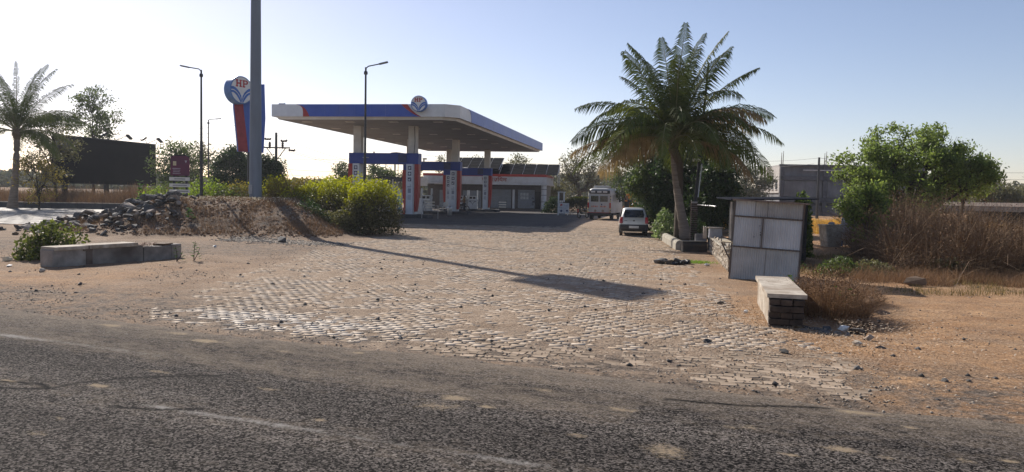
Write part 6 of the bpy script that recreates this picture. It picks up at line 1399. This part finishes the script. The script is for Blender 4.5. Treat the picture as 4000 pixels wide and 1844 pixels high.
# centre background
tree_px('bare-branched tree with thin foliage between the shop and the ambulance', 2268, 830, 590, 98, 215, .78, 130, 16, .32, L_olive, bark, 64, tr=.28, cr=.8, limbs=9, shell=.25, low=-.8, twig=.032)
tree_px('distant leafy tree above the solar panels, behind the shop', 2028, 820, 606, 130, 150, .6, 40, 45, .35, L_olive, bark, 65, tr=.2, cr=.9)
tree_px('thin distant tree seen between the rear columns over the solar panels', 1845, 820, 603, 128, 130, .6, 34, 40, .35, L_olive, bark, 66, tr=.2, cr=.9)
tree_px('leafy tree left of the front column behind the station', 1358, 830, 618, 92, 105, .75, 44, 70, .28, L_mid, bark, 67, tr=.16, cr=.7)
tree_px('green tree group behind the first gate, left of the arched shelter', 1470, 830, 632, 100, 150, .85, 60, 90, .3, L_mid, bark, 68, tr=.18, cr=.8)
tree_px('small tree behind the arched shelter', 1600, 830, 655, 116, 110, .85, 40, 70, .32, L_olive, bark, 69, tr=.18, cr=.8)
tree_px('faint thin tree seen between the front and middle columns', 1725, 820, 615, 135, 60, .7, 24, 30, .35, L_olive, bark, 70, tr=.12, cr=.9)
tree_px('small pale tree right of the shop behind the lone pump', 2160, 830, 690, 105, 110, .9, 44, 70, .3, L_olive, bark, 71, tr=.15, cr=.8)
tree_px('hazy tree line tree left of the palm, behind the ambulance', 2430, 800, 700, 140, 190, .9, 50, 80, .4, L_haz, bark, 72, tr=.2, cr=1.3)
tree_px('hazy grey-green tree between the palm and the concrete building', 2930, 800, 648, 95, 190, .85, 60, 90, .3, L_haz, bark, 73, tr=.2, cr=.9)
# left background
tree_px('slender open-crowned tree rising behind the black hoarding', 362, 800, 332, 84, 205, .60, 60, 60, .28, L_mid, dbark, 74, tr=.16, cr=.75, limbs=8, gapn=.2, twig=.03)
tree_px('thin dark tree with yellowing leaves left of the hoarding', 195, 790, 440, 66, 230, .72, 60, 50, .22, L_olive, dbark, 75, tr=.14, cr=.65, limbs=7, gapn=.2, twig=.025, lean=.6)
tree_px('leafy tree right of the hoarding behind the purple notice board', 690, 790, 535, 78, 190, .85, 80, 60, .26, L_mid, dbark, 76, tr=.16, cr=.75, gapn=.15)
tree_px('open green tree between the two left street lamps', 790, 790, 560, 82, 140, .85, 50, 60, .26, L_olive, dbark, 77, tr=.14, cr=.7)
tree_px('dense dark rounded tree left of the tall grey pole', 920, 790, 588, 70, 190, .9, 90, 190, .24, L_dark, dbark, 78, tr=.2, cr=.7, shell=.5, low=-.95)
tree_px('dense dark rounded tree right of the tall grey pole', 1040, 790, 610, 72, 130, .9, 70, 170, .24, L_dark, dbark, 79, tr=.2, cr=.65, shell=.5, low=-.95)
tree_px('yellow-green young tree left of the hoarding near the palm', 150, 790, 600, 58, 180, .9, 50, 40, .17, mat('yellowing_leaf', (.09, .085, .025), .6, tint=(.26, .20, .04), trans=.4), dbark, 80, tr=.08, cr=.55)
tree_px('thin leafless sapling right of the dark trees', 1068, 780, 585, 76, 60, .8, 20, 0, .2, L_olive, bark, 81, tr=.06, cr=.5, twig=.02)
# hedges: brown and dry outside, fresh yellow growth on top
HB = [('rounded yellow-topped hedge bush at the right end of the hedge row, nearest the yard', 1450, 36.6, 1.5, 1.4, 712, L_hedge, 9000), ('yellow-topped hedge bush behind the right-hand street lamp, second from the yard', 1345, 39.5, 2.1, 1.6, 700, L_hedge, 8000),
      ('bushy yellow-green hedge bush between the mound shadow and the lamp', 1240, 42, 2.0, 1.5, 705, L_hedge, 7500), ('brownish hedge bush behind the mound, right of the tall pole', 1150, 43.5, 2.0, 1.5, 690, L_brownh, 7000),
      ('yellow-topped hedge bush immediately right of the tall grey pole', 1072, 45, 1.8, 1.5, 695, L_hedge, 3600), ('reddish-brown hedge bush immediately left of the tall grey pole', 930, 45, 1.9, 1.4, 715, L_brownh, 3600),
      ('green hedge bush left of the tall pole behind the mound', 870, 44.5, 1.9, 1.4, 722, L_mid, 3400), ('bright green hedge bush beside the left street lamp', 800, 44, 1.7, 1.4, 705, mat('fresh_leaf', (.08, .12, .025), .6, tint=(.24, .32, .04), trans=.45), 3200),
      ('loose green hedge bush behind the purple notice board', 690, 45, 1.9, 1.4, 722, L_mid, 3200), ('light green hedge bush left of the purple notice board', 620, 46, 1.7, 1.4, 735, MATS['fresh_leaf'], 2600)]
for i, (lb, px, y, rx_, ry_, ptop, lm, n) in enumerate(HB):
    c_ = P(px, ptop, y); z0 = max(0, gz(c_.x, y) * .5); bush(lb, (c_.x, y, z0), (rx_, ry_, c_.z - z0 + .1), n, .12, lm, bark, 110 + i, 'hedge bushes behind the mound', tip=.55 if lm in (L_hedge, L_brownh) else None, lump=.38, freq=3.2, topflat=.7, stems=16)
hg = [(1395, 745, 37.0), ]
bush('green undergrowth in the shade below the hedge, right of the mound', (P(1330, 880, 35.5).x, 36.2, .1), (2.2, .9, 1.25), 3200, .12, L_olive, bark, 121, lump=.4); bush('dark green weeds at the shaded right end of the mound', (P(1215, 850, 36).x, 36, .1), (1.3, 1.0, 1.5), 2600, .11, L_dark, bark, 122)
bush('trimmed green hedge with bright top between the lone pump and the ambulance', (P(2270, 840, 78).x, 78, .25), (2.1, .9, P(2270, 770, 78).z - .2), 7000, .13, L_hedge, bark, 123, tip=.72, lump=.08, topflat=.45); bush('dark potted bush at the right corner of the shop', (P(2165, 840, 84).x, 84, .25), (1.3, .8, 1.9), 3500, .16, L_dark, bark, 124)
# foreground plants
c_ = G(235, 1000); bush('leafy green weed clump behind the left end of the planter wall', (c_.x + .35, 20.8, 0), (.9, .6, 1.0), 1800, .13, mat('weed_leaf', (.05, .065, .018), .55, tint=(.13, .15, .035), trans=.4), bark, 130, lump=.5, stems=26, shell=.2)
def milkweed(label, px, py, h, seed, n=12, y=None, ls=.13):
    q = G(px, py) if y is None else P(px, py, y); rng = np.random.default_rng(seed); z0 = gz(q.x, q.y); t = thing('milkweed', label, 'plant', (q.x, q.y, z0)); lm = mat('milkweed_leaf', (.045, .10, .025), .85, (.09, .16, .045), trans=.35, rnd=.2, spec=.03)
    b = MB(); st = [(0, 0, -.03), (rng.normal() * .03, 0, h * .5), (rng.normal() * .06, 0, h)]; b.tube(st, [.014, .011, .006], 5)
    b.tube([(0, 0, 0), (.12, 0, h * .4), (.16, .02, h * .7)], [.012, .009, .005], 5); b.build('stem', bark, t)
    for k in range(n):
        z_ = h * (.15 + .85 * k / n); a = k * 2.4; x0 = 0.0 if k % 3 else .13; s = ls * rng.uniform(.75, 1.2); d = Vector((math.cos(a), math.sin(a), .55)).normalized(); w = d.cross(Vector((0, 0, 1))).normalized() * s * .33; o_ = Vector((x0, 0, z_ if k % 3 else z_ * .7)); e_ = o_ + d * s
        b = MB(); b.add([o_, o_ + d * s * .35 + w, o_ + d * s * .75 + w * .8 - Vector((0, 0, .01)), e_ - Vector((0, 0, .03)), o_ + d * s * .75 - w * .8 - Vector((0, 0, .01)), o_ + d * s * .35 - w, o_ + d * s * .5 - Vector((0, 0, .012))], [(0, 1, 6), (1, 2, 6), (2, 3, 6), (3, 4, 6), (4, 5, 6), (5, 0, 6)]); b.build('leaf', lm, t)
milkweed('broad-leaved milkweed plant at the right end of the planter wall', 757, 1020, .55, 1, 16); milkweed('small milkweed sprig growing on top of the planter wall', 690, 960, .42, 2, 9, 20.9)
milkweed('pale milkweed plant at the foot of the mound left, in front of rubble', 545, 905, 1.1, 3, 18, ls=.26); milkweed('small bright milkweed on the mound face', 737, 870, .5, 4, 16, 33.2, .22); milkweed('green sapling with round leaves at the right corner of the kiosk', 3085, 1115, .42, 5, 12, 15.8); milkweed('broad-leaved weed in the orange soil right of the kiosk', 3130, 1065, .35, 6, 8, ls=.1)
milkweed('small green castor sprig over the dry bush, left one', 3262, 1130, .5, 7, 8, 13.6); milkweed('small green castor sprig over the dry bush, right one', 3320, 1135, .48, 8, 8, 13.4)
# dry brown brush, right side
twg = mat('dry_brown_twig', (.070, .042, .025), .9, (.13, .08, .045), scale=3, tint=(.27, .17, .09)); twl = mat('dry_tan_twig', (.15, .085, .045), .9, tint=(.33, .21, .12), trans=.2)
def brush(name, label, x0, x1, y0, y1, n, h0, h1, w, m, seed, maskfn=None, lean=.6):
    rng = np.random.default_rng(seed); x = rng.uniform(x0, x1, n); y = rng.uniform(y0, y1, n); g = fbm(x * .45, y * .45, seed)
    k = (g + .25 * rng.uniform(size=n) > .5) if maskfn is None else maskfn(x, y, g, rng); x, y, g = x[k], y[k], g[k]
    h = (h0 + (h1 - h0) * np.clip((g - .35) * 2.6, 0, 1)) * rng.uniform(.4, 1, len(x)); o = blades(name, np.stack([x, y, base_h(x, y) - .02], 1), h, w, m, None, seed, lean, 3, 'stuff'); return x, y, h
bx = lambda x, y, g, rng: (x > 10.5 + .30 * (y - 21) + 1.5 * (g - .5)) & (y > 20.6 - .12 * (x - 12) + 1.2 * (g - .5)) & (rng.uniform(size=len(x)) < .9)
x, y, h = brush('dry_scrub', None, 10.5, 27, 18.5, 33, 86000, .9, 2.75, .02, twg, 141, bx, 1.5)
rng = np.random.default_rng(142); k = rng.choice(len(x), min(len(x), 56000), replace=False); f = rng.uniform(.25, 1, len(k)); p = np.stack([x[k] + rng.normal(size=len(k)) * .28, y[k] + rng.normal(size=len(k)) * .28, base_h(x[k], y[k]) + h[k] * f * .9], 1)
o = leaves('dry_scrub_leaves', p, .075, mat('dead_leaf', (.07, .038, .022), .9, tint=(.20, .12, .065), trans=.15), None, 143, .5); tag(o, kind='stuff')
brush('tan_grass_fringe', None, 8.2, 15.5, 17.5, 22.5, 26000, .12, .55, .012, twl, 144, lambda x, y, g, rng: (g > .45) & (y > 18.4 - .1 * (x - 9)) & (x > 8.6), .8)
brush('golden_field_grass', None, 13, 32, 42, 62, 26000, .4, .95, .035, mat('golden_grass', (.42, .23, .06), .8, tint=(.62, .42, .12), trans=.4), 145, lambda x, y, g, rng: x > 11, .3)
brush('verge_dry_grass', None, -62, -22, 63.5, 78, 60000, 1.2, 2.5, .05, mat('verge_grass', (.10, .06, .038), .9, tint=(.24, .15, .08), trans=.2), 146, lambda x, y, g, rng: (y > 64.5) & (rng.uniform(size=len(x)) < .9), .4)
brush('yard_weeds', None, 6.5, 12.5, 16.5, 28, 14000, .06, .30, .014, mat('weed_blade', (.09, .08, .03), .8, tint=(.30, .21, .10), trans=.3), 147, lambda x, y, g, rng: (g > .52) & (x > 5.6 + .2 * (y - 15) + .6), .6)
t = tag(bpy.data.objects.new('green_moss', None), None)
bpy.data.objects.remove(t)
n = 900; rng = np.random.default_rng(148); q = G(2718, 1026); x = q.x + rng.normal(size=n) * .28; y = q.y + rng.normal(size=n) * .25
blades('green_grass_patch', np.stack([x, y, base_h(x, y)], 1), rng.uniform(.03, .09, n), .012, mat('fresh_grass', (.10, .17, .03), .7, tint=(.2, .3, .05), trans=.4), seed=149)
for lb, px, py, yy, rr_, hh, nn, sd_ in (('tangled dry brown bush right of the broken wall, nearest the road', 3225, 1262, 13.6, .72, .88, 2600, 150), ('second dry brown bush behind the first, towards the boulder', 3320, 1200, 15.0, .6, .55, 1500, 151), ('green weed bush at the left foot of the brown scrub', 3290, 1055, 20.5, .7, .5, 0, 152), ('yellowish green weed bush at the middle foot of the scrub', 3420, 1070, 20.6, .7, .42, 0, 153), ('olive weed bush at the foot of the scrub left of the boulder', 3700, 1080, 21.0, .6, .55, 0, 154)):
    q = P(px, py, yy)
    if nn:
        t = thing('dry_bush', lb, 'bush', (q.x, yy, -.03)); rng = np.random.default_rng(sd_); a = rng.uniform(0, 6.28, nn); r_ = rng.uniform(0, 1, nn) ** .6 * rr_
        blades('twigs', np.stack([r_ * np.cos(a), r_ * np.sin(a), np.zeros(nn)], 1), rng.uniform(.25, 1, nn) * hh * (1.15 - .6 * (r_ / rr_) ** 2), .009, twl, t, sd_, 1.1, 4, None)
        dd = ell(nn * 2, rng, .3); dd[:, 2] = np.abs(dd[:, 2]); leaves('dead_leaves', dd * np.array([rr_ * 1.1, rr_ * 1.1, hh * .95]), .038, mat('dead_brown_leaf', (.12, .062, .032), .9, tint=(.30, .18, .09)), t, sd_ + 9)
    else: bush(lb, (q.x, yy, 0), (rr_, rr_, hh), 1500, .085, L_olive if sd_ != 152 else L_mid, bark, sd_, lump=.4, stems=10, shell=.2)
# far tree belt on the horizon, one mass
rng = np.random.default_rng(160); n = 64000; u = rng.uniform(-1, 1, n); x = u * 170; y = 150 + rng.uniform(0, 60, n); prof = 2.0 + 5.0 * fbm(x * .06, np.zeros(n), 161, 5) + 2.2 * fbm(x * .3, np.zeros(n), 162, 3)
prof = prof * (1 - .3 * (x < -20) * (x > -75)); z = prof * rng.uniform(0, 1, n) ** .75
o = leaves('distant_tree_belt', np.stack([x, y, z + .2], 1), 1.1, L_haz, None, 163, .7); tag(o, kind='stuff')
# haze
b = MB(); b.box((0, 120, 11), (560, 420, 26)); hz = b.build('haze', None if False else mat('hz_tmp', (1, 1, 1)), None); hm = bpy.data.materials.new('haze_air'); hm.use_nodes = True; hm.node_tree.nodes.clear()
po = hm.node_tree.nodes.new('ShaderNodeOutputMaterial'); pv2 = hm.node_tree.nodes.new('ShaderNodeVolumePrincipled'); pv2.inputs['Color'].default_value = (.86, .91, 1, 1); pv2.inputs['Density'].default_value = .0003; pv2.inputs['Anisotropy'].default_value = .3
hm.node_tree.links.new(pv2.outputs[0], po.inputs['Volume']); hz.data.materials.clear(); hz.data.materials.append(hm); tag(hz, kind='stuff')
